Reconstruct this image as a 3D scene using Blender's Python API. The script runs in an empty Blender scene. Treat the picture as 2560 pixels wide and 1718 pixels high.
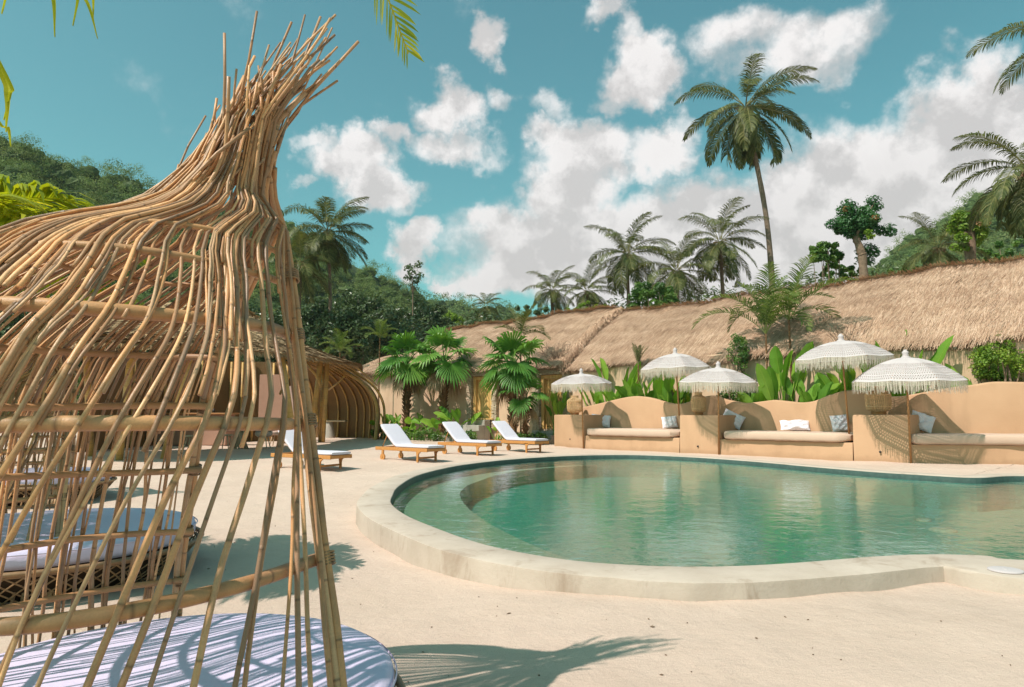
import bpy, math, random
import numpy as np
from math import pi, sin, cos, radians as R
rng = np.random.default_rng(7); random.seed(7)
SC = bpy.context.scene
COL = SC.collection
# ---------------------------------------------------------------- camera geometry of the photograph (24 mm lens, eye 1.15 m over the coping)
FPX = 1707.; EYE = 1.15; PITCH = math.atan(174 / FPX)
def ray(px, py):
    c, s = cos(PITCH), sin(PITCH); v = 859 - py
    d = np.array([px - 1280., FPX * c - v * s, FPX * s + v * c]); return d / d[1]
def at(px, py, y):                       # world point seen at a pixel at depth y
    return np.array([0, 0, EYE]) + ray(px, py) * y
def gpt(px, py, z=0.):                   # world point where the pixel meets the level z
    d = ray(px, py); return np.array([0, 0, EYE]) + d * ((z - EYE) / d[2])
def ss(t): t = np.clip(t, 0, 1); return t * t * (3 - 2 * t)
def gz(x, y):                            # ground level
    near = -.225 + .105 * ss((x + 1.2) / 2.2)
    f = np.maximum(ss((y - 9) / 12.), ss((x - 6) / 3.) * ss((y - 8.5) / 3.))
    return near * (1 - f) - .02 * f
def S(r, g, b):
    f = lambda c: (c / 255. / 12.92) if c / 255. < .04045 else ((c / 255. + .055) / 1.055) ** 2.4
    return (f(r), f(g), f(b), 1.)
def unit(v): v = np.asarray(v, float); return v / max(np.linalg.norm(v), 1e-9)
def catmull(P, n, closed=False):
    P = np.asarray(P, float); m = len(P); out = []
    segs = m if closed else m - 1
    for i in range(segs):
        g = lambda k: P[k % m] if closed else P[min(max(k, 0), m - 1)]
        p0, p1, p2, p3 = g(i - 1), g(i), g(i + 1), g(i + 2)
        for t in np.linspace(0, 1, n, endpoint=False):
            out.append(.5 * (2 * p1 + (p2 - p0) * t + (2 * p0 - 5 * p1 + 4 * p2 - p3) * t * t + (3 * p1 - p0 - 3 * p2 + p3) * t ** 3))
    if not closed: out.append(P[-1])
    return np.array(out)
# ---------------------------------------------------------------- mesh collector
class MB:
    def __init__(s): s.V = []; s.Q = []; s.T = []; s.r = []; s.l = []; s.n = 0
    def add(s, v, q=None, t=None, rnd=0., ln=0.):
        v = np.asarray(v, float).reshape(-1, 3); k = len(v)
        if q is not None and len(q): s.Q.append(np.asarray(q, int).reshape(-1, 4) + s.n)
        if t is not None and len(t): s.T.append(np.asarray(t, int).reshape(-1, 3) + s.n)
        s.V.append(v); s.r.append(np.broadcast_to(np.asarray(rnd, float), (k,))); s.l.append(np.broadcast_to(np.asarray(ln, float), (k,))); s.n += k
        return s
    def tube(s, P, r, n=6, rnd=0., cap=True, l0=0.):
        P = np.asarray(P, float); m = len(P); r = np.broadcast_to(np.asarray(r, float), (m,))
        T = np.gradient(P, axis=0); T /= np.maximum(np.linalg.norm(T, axis=1, keepdims=True), 1e-9)
        ref = np.array([0, 0, 1.]) if abs(T[0][2]) < .9 else np.array([1., 0, 0])
        a = np.linspace(0, 2 * pi, n, endpoint=False); V = np.zeros((m, n, 3)); u = unit(np.cross(T[0], ref))
        for i in range(m):
            u = unit(u - T[i] * np.dot(u, T[i])); w = np.cross(T[i], u)
            V[i] = P[i] + r[i] * (np.cos(a)[:, None] * u + np.sin(a)[:, None] * w)
        L = np.concatenate([[0], np.cumsum(np.linalg.norm(np.diff(P, axis=0), axis=1))]) + l0
        i, j = np.meshgrid(np.arange(m - 1), np.arange(n), indexing='ij'); j2 = (j + 1) % n
        q = np.stack([i * n + j, i * n + j2, (i + 1) * n + j2, (i + 1) * n + j], -1).reshape(-1, 4)
        V = V.reshape(-1, 3); ln = np.repeat(L, n); t = []
        if cap:
            V = np.vstack([V, P[0], P[-1]]); ln = np.append(ln, [L[0], L[-1]]); b = m * n
            t = [[b, (k + 1) % n, k] for k in range(n)] + [[b + 1, (m - 1) * n + k, (m - 1) * n + (k + 1) % n] for k in range(n)]
        return s.add(V, q, t, rnd, ln)
    def box(s, c, d, ax=None, rnd=0., bev=0.):
        c = np.asarray(c, float); d = np.asarray(d, float) / 2; ax = np.eye(3) if ax is None else np.asarray(ax, float)
        if bev <= 0:
            v = np.array([[x, y, z] for z in (-1, 1) for y in (-1, 1) for x in (-1, 1)], float) * d
            q = [[0, 2, 3, 1], [4, 5, 7, 6], [0, 1, 5, 4], [2, 6, 7, 3], [0, 4, 6, 2], [1, 3, 7, 5]]
            return s.add(v @ ax + c, q, None, rnd)
        b = bev; V = []; idx = {}
        for z in (-1, 1):
            for y in (-1, 1):
                for x in (-1, 1):
                    for k in range(3):
                        p = np.array([x * d[0], y * d[1], z * d[2]]); 
                        for m_ in range(3):
                            if m_ != k: p[m_] -= b * np.sign(p[m_])
                        idx[(x, y, z, k)] = len(V); V.append(p)
        g = idx; q = []; t = []
        for k in range(3):
            a, e = (k + 1) % 3, (k + 2) % 3
            for sg in (-1, 1):
                f = []
                for (u, w) in ((-1, -1), (1, -1), (1, 1), (-1, 1)):
                    o = [0, 0, 0]; o[k] = sg; o[a] = u; o[e] = w; f.append(g[(*o, k)])
                q.append(f if sg > 0 else f[::-1])
        for k in range(3):                                    # edges along axis k
            a, e = (k + 1) % 3, (k + 2) % 3
            for u in (-1, 1):
                for w in (-1, 1):
                    o1 = [0, 0, 0]; o1[k] = -1; o1[a] = u; o1[e] = w; o2 = list(o1); o2[k] = 1
                    f = [g[(*o1, a)], g[(*o1, e)], g[(*o2, e)], g[(*o2, a)]]
                    q.append(f if u * w < 0 else f[::-1])
        for z in (-1, 1):
            for y in (-1, 1):
                for x in (-1, 1):
                    f = [g[(x, y, z, 0)], g[(x, y, z, 1)], g[(x, y, z, 2)]]; t.append(f if x * y * z > 0 else f[::-1])
        return s.add(np.array(V) @ ax + c, q, t, rnd)
    def grid(s, A, closed=False, rnd=0., ln=0., flip=False):   # A (m,n,3)
        A = np.asarray(A, float); m, n = A.shape[:2]
        i, j = np.meshgrid(np.arange(m - 1), np.arange(n if closed else n - 1), indexing='ij'); j2 = (j + 1) % n
        q = np.stack([i * n + j, i * n + j2, (i + 1) * n + j2, (i + 1) * n + j], -1).reshape(-1, 4)
        if flip: q = q[:, ::-1]
        return s.add(A.reshape(-1, 3), q, None, rnd, ln)
    def lathe(s, prof, n=32, c=(0, 0, 0), rnd=0.):
        a = np.linspace(0, 2 * pi, n, endpoint=False)
        A = np.array([[(r * cos(t) + c[0], r * sin(t) + c[1], z + c[2]) for t in a] for r, z in prof]); return s.grid(A, True, rnd)
    def prism(s, poly, z0, z1, rnd=0.):                        # vertical prism on a plan polygon, z0/z1 scalar or per point
        p = np.asarray(poly, float); n = len(p); z0 = np.broadcast_to(z0, (n,)); z1 = np.broadcast_to(z1, (n,))
        v = np.vstack([np.c_[p, z0], np.c_[p, z1]]); q = [[i, (i + 1) % n, n + (i + 1) % n, n + i] for i in range(n)]
        t = [[0, k + 1, k] for k in range(1, n - 1)] + [[n, n + k, n + k + 1] for k in range(1, n - 1)]
        return s.add(v, q, t, rnd)
    def build(s, name, mat, parent=None, smooth=True, angle=None):
        V = np.vstack(s.V) if s.V else np.zeros((0, 3)); Q = np.vstack(s.Q) if s.Q else np.zeros((0, 4), int); T = np.vstack(s.T) if s.T else np.zeros((0, 3), int)
        me = bpy.data.meshes.new(name); me.vertices.add(len(V)); me.vertices.foreach_set('co', V.ravel().astype(np.float32))
        lp = np.concatenate([Q.ravel(), T.ravel()]).astype(np.int32); me.loops.add(len(lp)); me.loops.foreach_set('vertex_index', lp)
        st = np.concatenate([np.arange(len(Q)) * 4, len(Q) * 4 + np.arange(len(T)) * 3]).astype(np.int32)
        me.polygons.add(len(st)); me.polygons.foreach_set('loop_start', st)
        me.polygons.foreach_set('use_smooth', np.full(len(st), bool(smooth)))
        me.update(calc_edges=True); me.validate()
        for k, arr in (('rnd', s.r), ('len', s.l)):
            a = me.attributes.new(k, 'FLOAT', 'POINT'); a.data.foreach_set('value', np.concatenate(arr).astype(np.float32))
        if mat: me.materials.append(mat)
        if angle is not None:
            try: me.set_sharp_from_angle(angle=R(angle))
            except Exception: pass
        o = bpy.data.objects.new(name, me); COL.objects.link(o)
        if parent is not None: o.parent = parent
        return o
def tag(o, label=None, cat=None, group=None, kind=None):
    if label: o['label'] = label
    if cat: o['category'] = cat
    if group: o['group'] = group
    if kind: o['kind'] = kind
    return o
def thing(name, loc, label, cat, group=None, rz=0.):
    o = bpy.data.objects.new(name, None); COL.objects.link(o); o.location = loc; o.rotation_euler = (0, 0, rz); o.empty_display_size = .2
    return tag(o, label, cat, group)
def struct(o): o['kind'] = 'structure'; return o
def dup(root, loc=None, rz=None, sc=None, label=None):
    def cp(o, par):
        c = o.copy(); COL.objects.link(c)
        if par is not None: c.parent = par
        for ch in [x for x in KIDS.get(o.name, [])]: cp(ch, c)
        return c
    KIDS = {}
    for x in bpy.data.objects:
        if x.parent: KIDS.setdefault(x.parent.name, []).append(x)
    c = cp(root, None)
    if loc is not None: c.location = loc
    if rz is not None: c.rotation_euler = (0, 0, rz)
    if sc is not None: c.scale = sc
    if label: c['label'] = label
    return c
# ---------------------------------------------------------------- materials
class NT:
    def __init__(s, name, world=False):
        s.m = bpy.data.materials.new(name) if not world else None
        if not world: s.m.use_nodes = True; s.t = s.m.node_tree; s.t.nodes.clear()
    def n(s, typ, ins=None, **kw):
        x = s.t.nodes.new('ShaderNode' + typ)
        for k, v in kw.items(): setattr(x, k, v)
        for k, v in (ins or {}).items():
            if isinstance(v, bpy.types.NodeSocket): s.t.links.new(v, x.inputs[k])
            else: x.inputs[k].default_value = v
        return x
    def math(s, op, a, b=0., c=None, clamp=False):
        d = {0: a, 1: b}
        if c is not None: d[2] = c
        return s.n('Math', d, operation=op, use_clamp=clamp).outputs[0]
    def mix(s, f, a, b, mode='MIX'):
        x = s.t.nodes.new('ShaderNodeMix'); x.data_type = 'RGBA'; x.blend_type = mode
        for i, v in ((0, f), (6, a), (7, b)):
            if isinstance(v, bpy.types.NodeSocket): s.t.links.new(v, x.inputs[i])
            else: x.inputs[i].default_value = v
        return x.outputs[2]
    def ramp(s, f, pts, interp='LINEAR'):
        x = s.n('ValToRGB', {0: f}); x.color_ramp.interpolation = interp; e = x.color_ramp.elements
        while len(e) < len(pts): e.new(.5)
        for k, (p, c) in enumerate(pts): e[k].position = p; e[k].color = c if len(c) == 4 else (*c, 1)
        return x.outputs[0]
    def rng(s, v, a, b, c=0., d=1.):
        return s.n('MapRange', {0: v, 1: a, 2: b, 3: c, 4: d}).outputs[0]
    def obj(s): return s.n('TexCoord').outputs['Object']
    def gen(s): return s.n('NewGeometry').outputs['Position']
    def attr(s, k): return s.n('Attribute', attribute_name=k).outputs['Fac']
    def mapp(s, v, sc=(1, 1, 1), rot=(0, 0, 0)): return s.n('Mapping', {'Vector': v, 'Scale': sc, 'Rotation': rot}).outputs[0]
    def noise(s, v, scale, det=4., rough=.55, dist=0.): return s.n('TexNoise', {'Vector': v, 'Scale': scale, 'Detail': det, 'Roughness': rough, 'Distortion': dist}).outputs[0]
    def bump(s, h, st=.3, d=.01, nrm=None):
        i = {'Height': h, 'Strength': st, 'Distance': d}
        if nrm is not None: i['Normal'] = nrm
        return s.n('Bump', i).outputs[0]
    def out(s, sh): s.n('OutputMaterial', {0: sh}); return s.m
    def pbr(s, col, rough=.7, nrm=None, spec=.3, **kw):
        i = {'Base Color': col, 'Roughness': rough, 'Specular IOR Level': spec}
        if nrm is not None: i['Normal'] = nrm
        i.update(kw); return s.n('BsdfPrincipled', i).outputs[0]
def c4(c): return (c[0], c[1], c[2], 1.)
def mat_noise(name, c1, c2, scale=6., rough=.8, bump=.2, bscale=60., bd=.01, det=5., spec=.25):
    t = NT(name); p = t.gen(); f = t.noise(p, scale, det); col = t.mix(t.rng(f, .3, .7), c4(c1), c4(c2))
    return t.out(t.pbr(col, rough, t.bump(t.noise(p, bscale, 4.), bump, bd), spec))
def mat_sand():
    t = NT('sand'); p = t.gen()
    big = t.noise(p, .5, 4.); mid = t.noise(p, 5., 6., .65); fine = t.noise(p, 170., 3., .7); gr = t.noise(p, 48., 5., .7)
    rot = t.mapp(p, (1, 4.5, 1), (0, 0, R(-38))); streak = t.noise(rot, 6., 8., .68, .6)
    col = t.mix(t.rng(big, .3, .7), (.60, .462, .378, 1), (.52, .395, .315, 1))
    col = t.mix(t.rng(mid, .35, .75, 0, .55), col, (.63, .49, .405, 1))
    col = t.mix(t.rng(fine, .45, .75, 0, .45), col, (.30, .215, .17, 1))
    vo = t.n('TexVoronoi', {'Vector': p, 'Scale': 7.5, 'Randomness': 1.}); spk = t.rng(vo.outputs['Distance'], .035, .05, 1, 0)
    gate = t.rng(t.noise(p, 1.7, 2.), .52, .6, 0, .75)
    col = t.mix(t.math('MULTIPLY', spk, gate), col, (.12, .075, .05, 1))
    h = t.math('ADD', t.math('MULTIPLY', gr, .35), t.math('MULTIPLY', fine, .25)); h = t.math('ADD', h, t.math('MULTIPLY', streak, .28))
    n2 = t.bump(t.noise(p, 2.2, 4., .6), .35, .12)
    return t.out(t.pbr(col, .95, t.bump(h, .9, .02, n2), .1))
def mat_concrete(name, a, b):
    t = NT(name); p = t.gen(); f = t.noise(p, 1.6, 7., .62); g = t.noise(p, 9., 6., .6)
    col = t.mix(t.rng(f, .35, .68), c4(a), c4(b)); col = t.mix(t.rng(g, .55, .8, 0, .35), col, (.32, .26, .19, 1))
    st = t.noise(t.mapp(p, (1, 1, .35)), 2.3, 5., .7, .8); col = t.mix(t.rng(st, .56, .72, 0, .7), col, (.27, .19, .135, 1))
    return t.out(t.pbr(col, .85, t.bump(t.noise(p, 45., 5., .65), .25, .012, t.bump(t.noise(p, 4., 3.), .3, .03)), .2))
def mat_plaster(name, a, b):
    t = NT(name); p = t.gen(); f = t.noise(p, 1.1, 5., .6); col = t.mix(t.rng(f, .35, .7), c4(a), c4(b))
    sm = t.noise(t.mapp(p, (1.2, 1.2, .25)), 1.5, 5., .6); col = t.mix(t.rng(sm, .5, .72, 0, .48), col, (a[0] * .7, a[1] * .68, a[2] * .65, 1))
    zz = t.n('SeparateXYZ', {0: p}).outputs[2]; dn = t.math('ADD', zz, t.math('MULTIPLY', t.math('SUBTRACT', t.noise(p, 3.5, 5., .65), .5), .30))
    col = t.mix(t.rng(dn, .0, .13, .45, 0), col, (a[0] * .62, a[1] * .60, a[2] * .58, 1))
    return t.out(t.pbr(col, .9, t.bump(t.noise(p, 26., 5., .6), .18, .012, t.bump(t.noise(p, 2.5, 3.), .2, .03)), .12))
def mat_thatch(name, cs):
    t = NT(name); r = t.attr('rnd'); p = t.gen(); f = t.noise(t.mapp(p, (1, 1, 2.5)), .9, 6., .65)
    col = t.ramp(r, [(0, cs[0]), (.35, cs[1]), (.7, cs[2]), (1, cs[3])])
    col = t.mix(t.rng(f, .42, .7, 0, .8), col, t.mix(1., col, (.74, .70, .68, 1), 'MULTIPLY'))
    return t.out(t.pbr(col, .85, t.bump(t.noise(t.mapp(p, (14, 14, 3)), 4., 5., .7), .7, .05), .12))
def mat_bamboo(name, a, b, dark, ring=.27, streak=1., rough=.5, tones=None):
    t = NT(name); l = t.attr('len'); r = t.attr('rnd'); o = t.n('ObjectInfo').outputs['Random']; p = t.gen()
    rr = t.math('FRACT', t.math('ADD', t.math('MULTIPLY', r, 7.31), o))
    col = t.mix(rr, c4(a), c4(b))
    if tones: col = t.ramp(rr, [(k / (len(tones) - 1), c4(c)) for k, c in enumerate(tones)])
    v = t.n('CombineXYZ', {0: t.math('MULTIPLY', l, 5.), 1: t.math('MULTIPLY', rr, 40.), 2: 0.}).outputs[0]
    pn = t.noise(v, 1.6, 6., .65)
    col = t.mix(t.rng(pn, .50, .78, 0, .8 * streak), col, c4(dark))
    big_ = t.noise(t.n('CombineXYZ', {0: t.math('MULTIPLY', l, 2.2), 1: t.math('MULTIPLY', rr, 71.), 2: 3.}).outputs[0], 1., 3.); col = t.mix(t.rng(big_, .48, .68, 0, .55 * streak), col, (.17, .125, .095, 1))
    fr = t.math('FRACT', t.math('ADD', t.math('DIVIDE', l, ring), rr)); d = t.math('ABSOLUTE', t.math('SUBTRACT', fr, .5))
    rg = t.rng(d, 0., .022, 1, 0); col = t.mix(t.math('MULTIPLY', rg, .6), col, (dark[0] * .35, dark[1] * .32, dark[2] * .3, 1))
    fib = t.noise(t.mapp(p, (60, 60, 60)), 3., 3.); col = t.mix(t.rng(fib, .4, .75, 0, .25), col, c4(dark))
    h = t.math('ADD', t.rng(d, 0., .035, 1, 0), t.math('MULTIPLY', fib, .4))
    return t.out(t.pbr(col, rough, t.bump(h, .4, .006), .35))
def mat_wood(name, a, b, scale=(30, 30, 2.5), rough=.5):
    t = NT(name); p = t.obj(); f = t.noise(t.mapp(p, scale), 1.5, 6., .6, .4); col = t.mix(t.rng(f, .35, .7), c4(a), c4(b))
    return t.out(t.pbr(col, rough, t.bump(f, .15, .004), .35))
def mat_leaf(name, cs, trans=.35, rough=.45, tcol=None, spec=.4):
    t = NT(name); r = t.attr('rnd'); p = t.gen(); f = t.noise(p, 2.5, 3.)
    col = t.ramp(r, [(k / (len(cs) - 1), c) for k, c in enumerate(cs)])
    col = t.mix(t.rng(f, .35, .7, 0, .35), col, t.mix(1., col, (.7, .78, .7, 1), 'MULTIPLY'))
    b = t.pbr(col, rough, None, spec)
    if trans <= 0: return t.out(b)
    tc = t.mix(1., col, tcol or (1.3, 1.35, .5, 1), 'MULTIPLY')
    tr = t.n('BsdfTranslucent', {0: tc}).outputs[0]
    return t.out(t.n('MixShader', {0: trans, 1: b, 2: tr}).outputs[0])
def mat_cloth(name, c, rough=.9, bs=350., bump=.15, trans=0., wr=0.):
    t = NT(name); p = t.gen(); w = t.noise(p, bs, 2.)
    col = t.mix(t.rng(w, .35, .7, 0, .12), c4(c), (c[0] * .8, c[1] * .8, c[2] * .8, 1))
    nn = t.bump(t.noise(p, 7., 4., .6), .25 + wr, .02)
    b = t.pbr(col, rough, t.bump(w, bump, .003, nn), .15, **{'Sheen Weight': .15})
    if trans: b = t.n('MixShader', {0: trans, 1: b, 2: t.n('BsdfTranslucent', {0: col}).outputs[0]}).outputs[0]
    return t.out(b)
M = {}
M['sand'] = mat_sand()
M['coping'] = mat_concrete('coping_concrete', (.51, .425, .355), (.42, .34, .275))
M['step'] = mat_concrete('step_concrete', (.42, .38, .33), (.30, .27, .23))
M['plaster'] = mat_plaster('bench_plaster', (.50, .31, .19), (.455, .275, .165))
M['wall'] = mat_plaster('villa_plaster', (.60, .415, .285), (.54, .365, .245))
M['thatch'] = mat_thatch('thatch', [(.30, .17, .11, 1), (.52, .325, .215, 1), (.66, .45, .315, 1), (.78, .56, .42, 1)])
M['straw'] = mat_thatch('straw_roof', [(.34, .20, .10, 1), (.52, .34, .18, 1), (.62, .43, .245, 1), (.72, .53, .33, 1)])
M['rod'] = mat_bamboo('rattan_rod', (.70, .43, .20), (.58, .345, .15), (.20, .13, .08), .31, 1.1, .40, [(.24, .145, .09), (.56, .27, .11), (.78, .41, .185), (.38, .195, .095), (.86, .49, .24), (.29, .19, .13), (.66, .32, .13), (.44, .27, .15), (.72, .40, .19)])
M['hoop'] = mat_bamboo('bamboo_hoop', (.58, .31, .14), (.48, .25, .11), (.22, .125, .07), .42, .8)
M['bamboo'] = mat_bamboo('bamboo_pole', (.62, .37, .12), (.52, .30, .09), (.33, .17, .055), .45, .8, .4)
M['weave'] = None
M['teak'] = mat_wood('teak', (.56, .25, .075), (.42, .175, .05))
M['polewood'] = mat_wood('pole_wood', (.40, .19, .07), (.30, .135, .05))
M['doorwood'] = mat_wood('door_wood', (.68, .44, .17), (.48, .26, .08), (9, 9, 1.2))
M['white'] = mat_cloth('white_canvas', (.62, .575, .645))
M['mattress'] = mat_cloth('mattress_cotton', (.62, .555, .725), .9, 300., .2, 0., .25)
M['cushion'] = mat_cloth('beige_cushion', (.545, .39, .30))
M['pillow'] = mat_cloth('pillow_cotton', (.76, .71, .76), .9, 260., .2, 0., .5)
M['canvas'] = mat_cloth('umbrella_canvas', (.555, .49, .485), .9, 260., .2, .12)
M['fringe'] = mat_cloth('fringe_cord', (.60, .52, .43), .95, 300., .2, .15)
M['dark'] = mat_noise('dark_metal', (.03, .03, .03), (.05, .045, .04), 20., .5)
M['basket'] = mat_bamboo('wicker_cane', (.36, .22, .11), (.24, .14, .07), (.10, .055, .03), .3)
M['lantern'] = mat_bamboo('lantern_cane', (.78, .52, .28), (.68, .44, .22), (.30, .17, .07), .3)
M['inside'] = mat_noise('basket_dark_shell', (.035, .02, .012), (.06, .035, .02), 8., .9)
M['pinkpanel'] = mat_noise('pink_panel', (.40, .235, .17), (.36, .21, .15), 3., .7)
M['pinkseat'] = mat_cloth('pink_upholstery', (.55, .40, .34))
M['drift'] = mat_wood('pale_wood', (.55, .42, .29), (.40, .29, .19))
M['trunk'] = mat_noise('palm_bark', (.22, .165, .12), (.13, .09, .065), 9., .95, .6, 30., .03)
M['fibre'] = mat_noise('fan_palm_bark', (.25, .135, .06), (.10, .05, .025), 16., .95, .9, 40., .05)
M['bark'] = mat_noise('tree_bark', (.27, .19, .13), (.15, .10, .07), 7., .95, .7, 25., .04)
M['palm'] = mat_leaf('palm_leaf', [(.04, .055, .017, 1), (.082, .10, .03, 1), (.145, .15, .05, 1), (.32, .27, .13, 1)], .25, .5, None, .25)
M['palmlit'] = mat_leaf('young_palm_leaf', [(.17, .24, .02, 1), (.38, .42, .035, 1), (.60, .54, .07, 1)], .45, .45, (1.5, 1.35, .35, 1), .3)
M['fan'] = mat_leaf('fan_palm_leaf', [(.045, .14, .022, 1), (.10, .235, .035, 1), (.18, .33, .055, 1)], .3)
M['dry'] = mat_leaf('dry_leaf', [(.20, .12, .06, 1), (.33, .22, .12, 1), (.42, .30, .18, 1)], .2)
M['areca'] = mat_leaf('feather_palm_leaf', [(.06, .10, .025, 1), (.13, .18, .045, 1), (.24, .27, .09, 1)], .35, .5, None, .25)
M['banana'] = mat_leaf('banana_leaf', [(.08, .20, .025, 1), (.17, .34, .04, 1), (.32, .48, .07, 1)], .4, .4, None, .3)
M['bush'] = mat_leaf('bush_leaf', [(.04, .10, .02, 1), (.08, .17, .03, 1), (.17, .26, .05, 1)], .3)
M['yellowbush'] = mat_leaf('light_bush_leaf', [(.09, .16, .02, 1), (.18, .28, .03, 1), (.32, .40, .06, 1)], .35)
M['darktree'] = mat_leaf('dark_tree_leaf', [(.028, .052, .02, 1), (.06, .095, .034, 1), (.13, .165, .07, 1)], .2, .35)
M['almond'] = mat_leaf('round_tree_leaf', [(.03, .085, .03, 1), (.05, .14, .045, 1), (.08, .19, .06, 1)], .3, .4)
M['rust'] = mat_leaf('rust_leaf', [(.42, .19, .08, 1), (.58, .34, .18, 1)], .3)
M['forest'] = mat_leaf('forest_leaf', [(.075, .115, .035, 1), (.145, .20, .06, 1), (.22, .275, .09, 1), (.28, .29, .13, 1)], .2, .65, None, .15)
M['hill'] = mat_noise('hill_earth', (.03, .05, .02), (.05, .075, .028), .2, .95)
EXPO = .20; SUN = 4.95; SKYSTR = .12; SKYTINT = (.58, 1.2, .90, 1)
# ================================================================ camera, sun, sky
cam = bpy.data.cameras.new('camera'); cam.sensor_width = 36.; cam.lens = FPX / 2560 * 36; cam.clip_start = .05; cam.clip_end = 6000
co = bpy.data.objects.new('camera', cam); COL.objects.link(co); co.location = (0, 0, EYE); co.rotation_euler = (pi / 2 + PITCH, 0, 0); SC.camera = co
SC.view_settings.view_transform = 'Standard'; SC.view_settings.look = 'None'; SC.view_settings.exposure = EXPO; SC.view_settings.gamma = 1.
TRAVEL = np.array([.57, .48, -1.]); TRAVEL /= np.linalg.norm(TRAVEL)
sun = bpy.data.lights.new('sun', 'SUN'); sun.energy = SUN; sun.angle = R(.53); sun.color = (1., .90, .83)
so = bpy.data.objects.new('sun', sun); COL.objects.link(so)
from mathutils import Vector
so.rotation_euler = Vector(TRAVEL).to_track_quat('-Z', 'Y').to_euler()
W = bpy.data.worlds.new('World'); SC.world = W; W.use_nodes = True
t = NT('w', True); t.t = W.node_tree; t.t.nodes.clear()
sky = t.n('TexSky', sky_type='NISHITA'); sky.sun_disc = False; sky.sun_elevation = math.asin(-TRAVEL[2]); sky.sun_rotation = math.atan2(-TRAVEL[0], -TRAVEL[1])
sky.air_density = 1.; sky.dust_density = 1.6; sky.ozone_density = .6
skyc = t.mix(1., sky.outputs[0], SKYTINT, 'MULTIPLY')
dirn = t.n('TexCoord').outputs['Generated']
sx = t.n('SeparateXYZ', {0: dirn}).outputs
az = t.math('ARCTAN2', sx[0], sx[1]); el = t.math('ARCSINE', sx[2])
wn = t.n('TexNoise', {'Vector': dirn, 'Scale': 9., 'Detail': 6., 'Roughness': .6})
wv = t.n('VectorMath', {0: wn.outputs['Color'], 1: (.5, .5, .5)}, operation='SUBTRACT').outputs[0]
wv = t.n('VectorMath', {0: wv, 3: .16}, operation='SCALE').outputs[0]
ae = t.n('CombineXYZ', {0: az, 1: el, 2: 0.}).outputs[0]
ae = t.n('VectorMath', {0: ae, 1: wv}, operation='ADD').outputs[0]
ae = t.n('VectorMath', {0: ae, 1: (1, 1, 0)}, operation='MULTIPLY').outputs[0]
CL = [(1135, 105, 48, 52, .85), (1385, 15, 75, 40, .85), (1430, 80, 60, 50, .8), (1470, 165, 105, 75, 1.1), (1430, 215, 80, 45, .8), (1150, 238, 45, 38, .55), (1240, 240, 65, 40, .55),
 (1025, 248, 85, 55, .85), (1030, 335, 105, 50, .75), (905, 303, 55, 40, .8), (800, 360, 105, 65, 1.), (855, 440, 80, 62, .95), (710, 300, 55, 30, .6), (690, 415, 38, 22, .5), (920, 485, 32, 30, .5),
 (1340, 350, 140, 90, 1.), (1240, 320, 70, 50, .85), (1310, 440, 115, 95, 1.), (1490, 340, 90, 60, .8), (1540, 300, 40, 55, .5), (1240, 510, 130, 70, .9), (1110, 520, 65, 50, .75), (950, 575, 68, 52, 1.), (960, 625, 55, 35, .9),
 (1360, 570, 330, 115, 1.1), (1600, 520, 250, 110, 1.1), (1800, 500, 210, 115, 1.1), (2010, 440, 210, 130, 1.1), (2200, 370, 170, 150, 1.1), (2200, 250, 115, 90, 1.), (2330, 420, 170, 120, 1.), (2340, 280, 80, 80, .7),
 (1190, 640, 170, 50, 1.), (1050, 652, 50, 24, .8), (1740, 90, 115, 65, .72), (1880, 95, 115, 85, .8), (1890, 160, 70, 55, .75), (1680, 130, 85, 55, .55), (1620, 640, 500, 80, 1.), (2200, 560, 300, 100, 1.1), (2650, 420, 300, 250, 1.), (-500, 500, 300, 120, .8)]
field = None
def blobs(vec):
    field = None
    for (px, py, rx, ry, a) in CL:
        k = 2560 / 2336.; d = ray(px * k, py * k); d = d / np.linalg.norm(d); A, E_ = math.atan2(d[0], d[1]), math.asin(d[2])
        sc = 1.12 * FPX / k / max(1., 1 + (px - 1168) ** 2 / 1557. ** 2) ** .0
        v = t.n('VectorMath', {0: vec, 1: (-A, -E_, 0)}, operation='ADD').outputs[0]
        v = t.n('VectorMath', {0: v, 1: (1557. / rx * .8, 1557. / ry * .8, 0)}, operation='MULTIPLY').outputs[0]
        L = t.n('VectorMath', {0: v}, operation='LENGTH').outputs[1]
        g = t.math('MULTIPLY', t.n('MapRange', {0: L, 1: 1.25, 2: .25, 3: 0., 4: 1.}, interpolation_type='SMOOTHSTEP').outputs[0], a)
        field = g if field is None else t.math('SMOOTH_MAX', field, g, .12)
    return field
fld = blobs(ae)
det = t.noise(dirn, 11., 9., .60); det2 = t.noise(t.n('VectorMath', {0: dirn, 1: tuple(-.035 * TRAVEL + np.array([0, 0, .012]))}, operation='ADD').outputs[0], 11., 9., .60)
dens = t.math('ADD', fld, t.math('MULTIPLY', t.math('SUBTRACT', det, .5), 1.25))
mask = t.n('MapRange', {0: dens, 1: .18, 2: .82, 3: 0., 4: 1.}, interpolation_type='SMOOTHSTEP').outputs[0]
emb = t.rng(t.math('SUBTRACT', det, det2), -.075, .075, 0, 1)
low = t.rng(el, .05, .34, 0, 1)
thick = t.rng(dens, .5, 1.5, 0, 1)
ccol = t.mix(emb, (.58, .562, .56, 1), (.88, .85, .842, 1))
ccol = t.mix(t.math('MULTIPLY', thick, .35), ccol, (.56, .52, .51, 1))
ccol = t.mix(low, t.mix(.55, ccol, (.57, .54, .52, 1)), ccol)
bgs = t.n('Background', {0: skyc, 1: SKYSTR}).outputs[0]; bgc = t.n('Background', {0: ccol, 1: 1.}).outputs[0]
ms = t.n('MixShader', {0: mask, 1: bgs, 2: bgc}).outputs[0]
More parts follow.
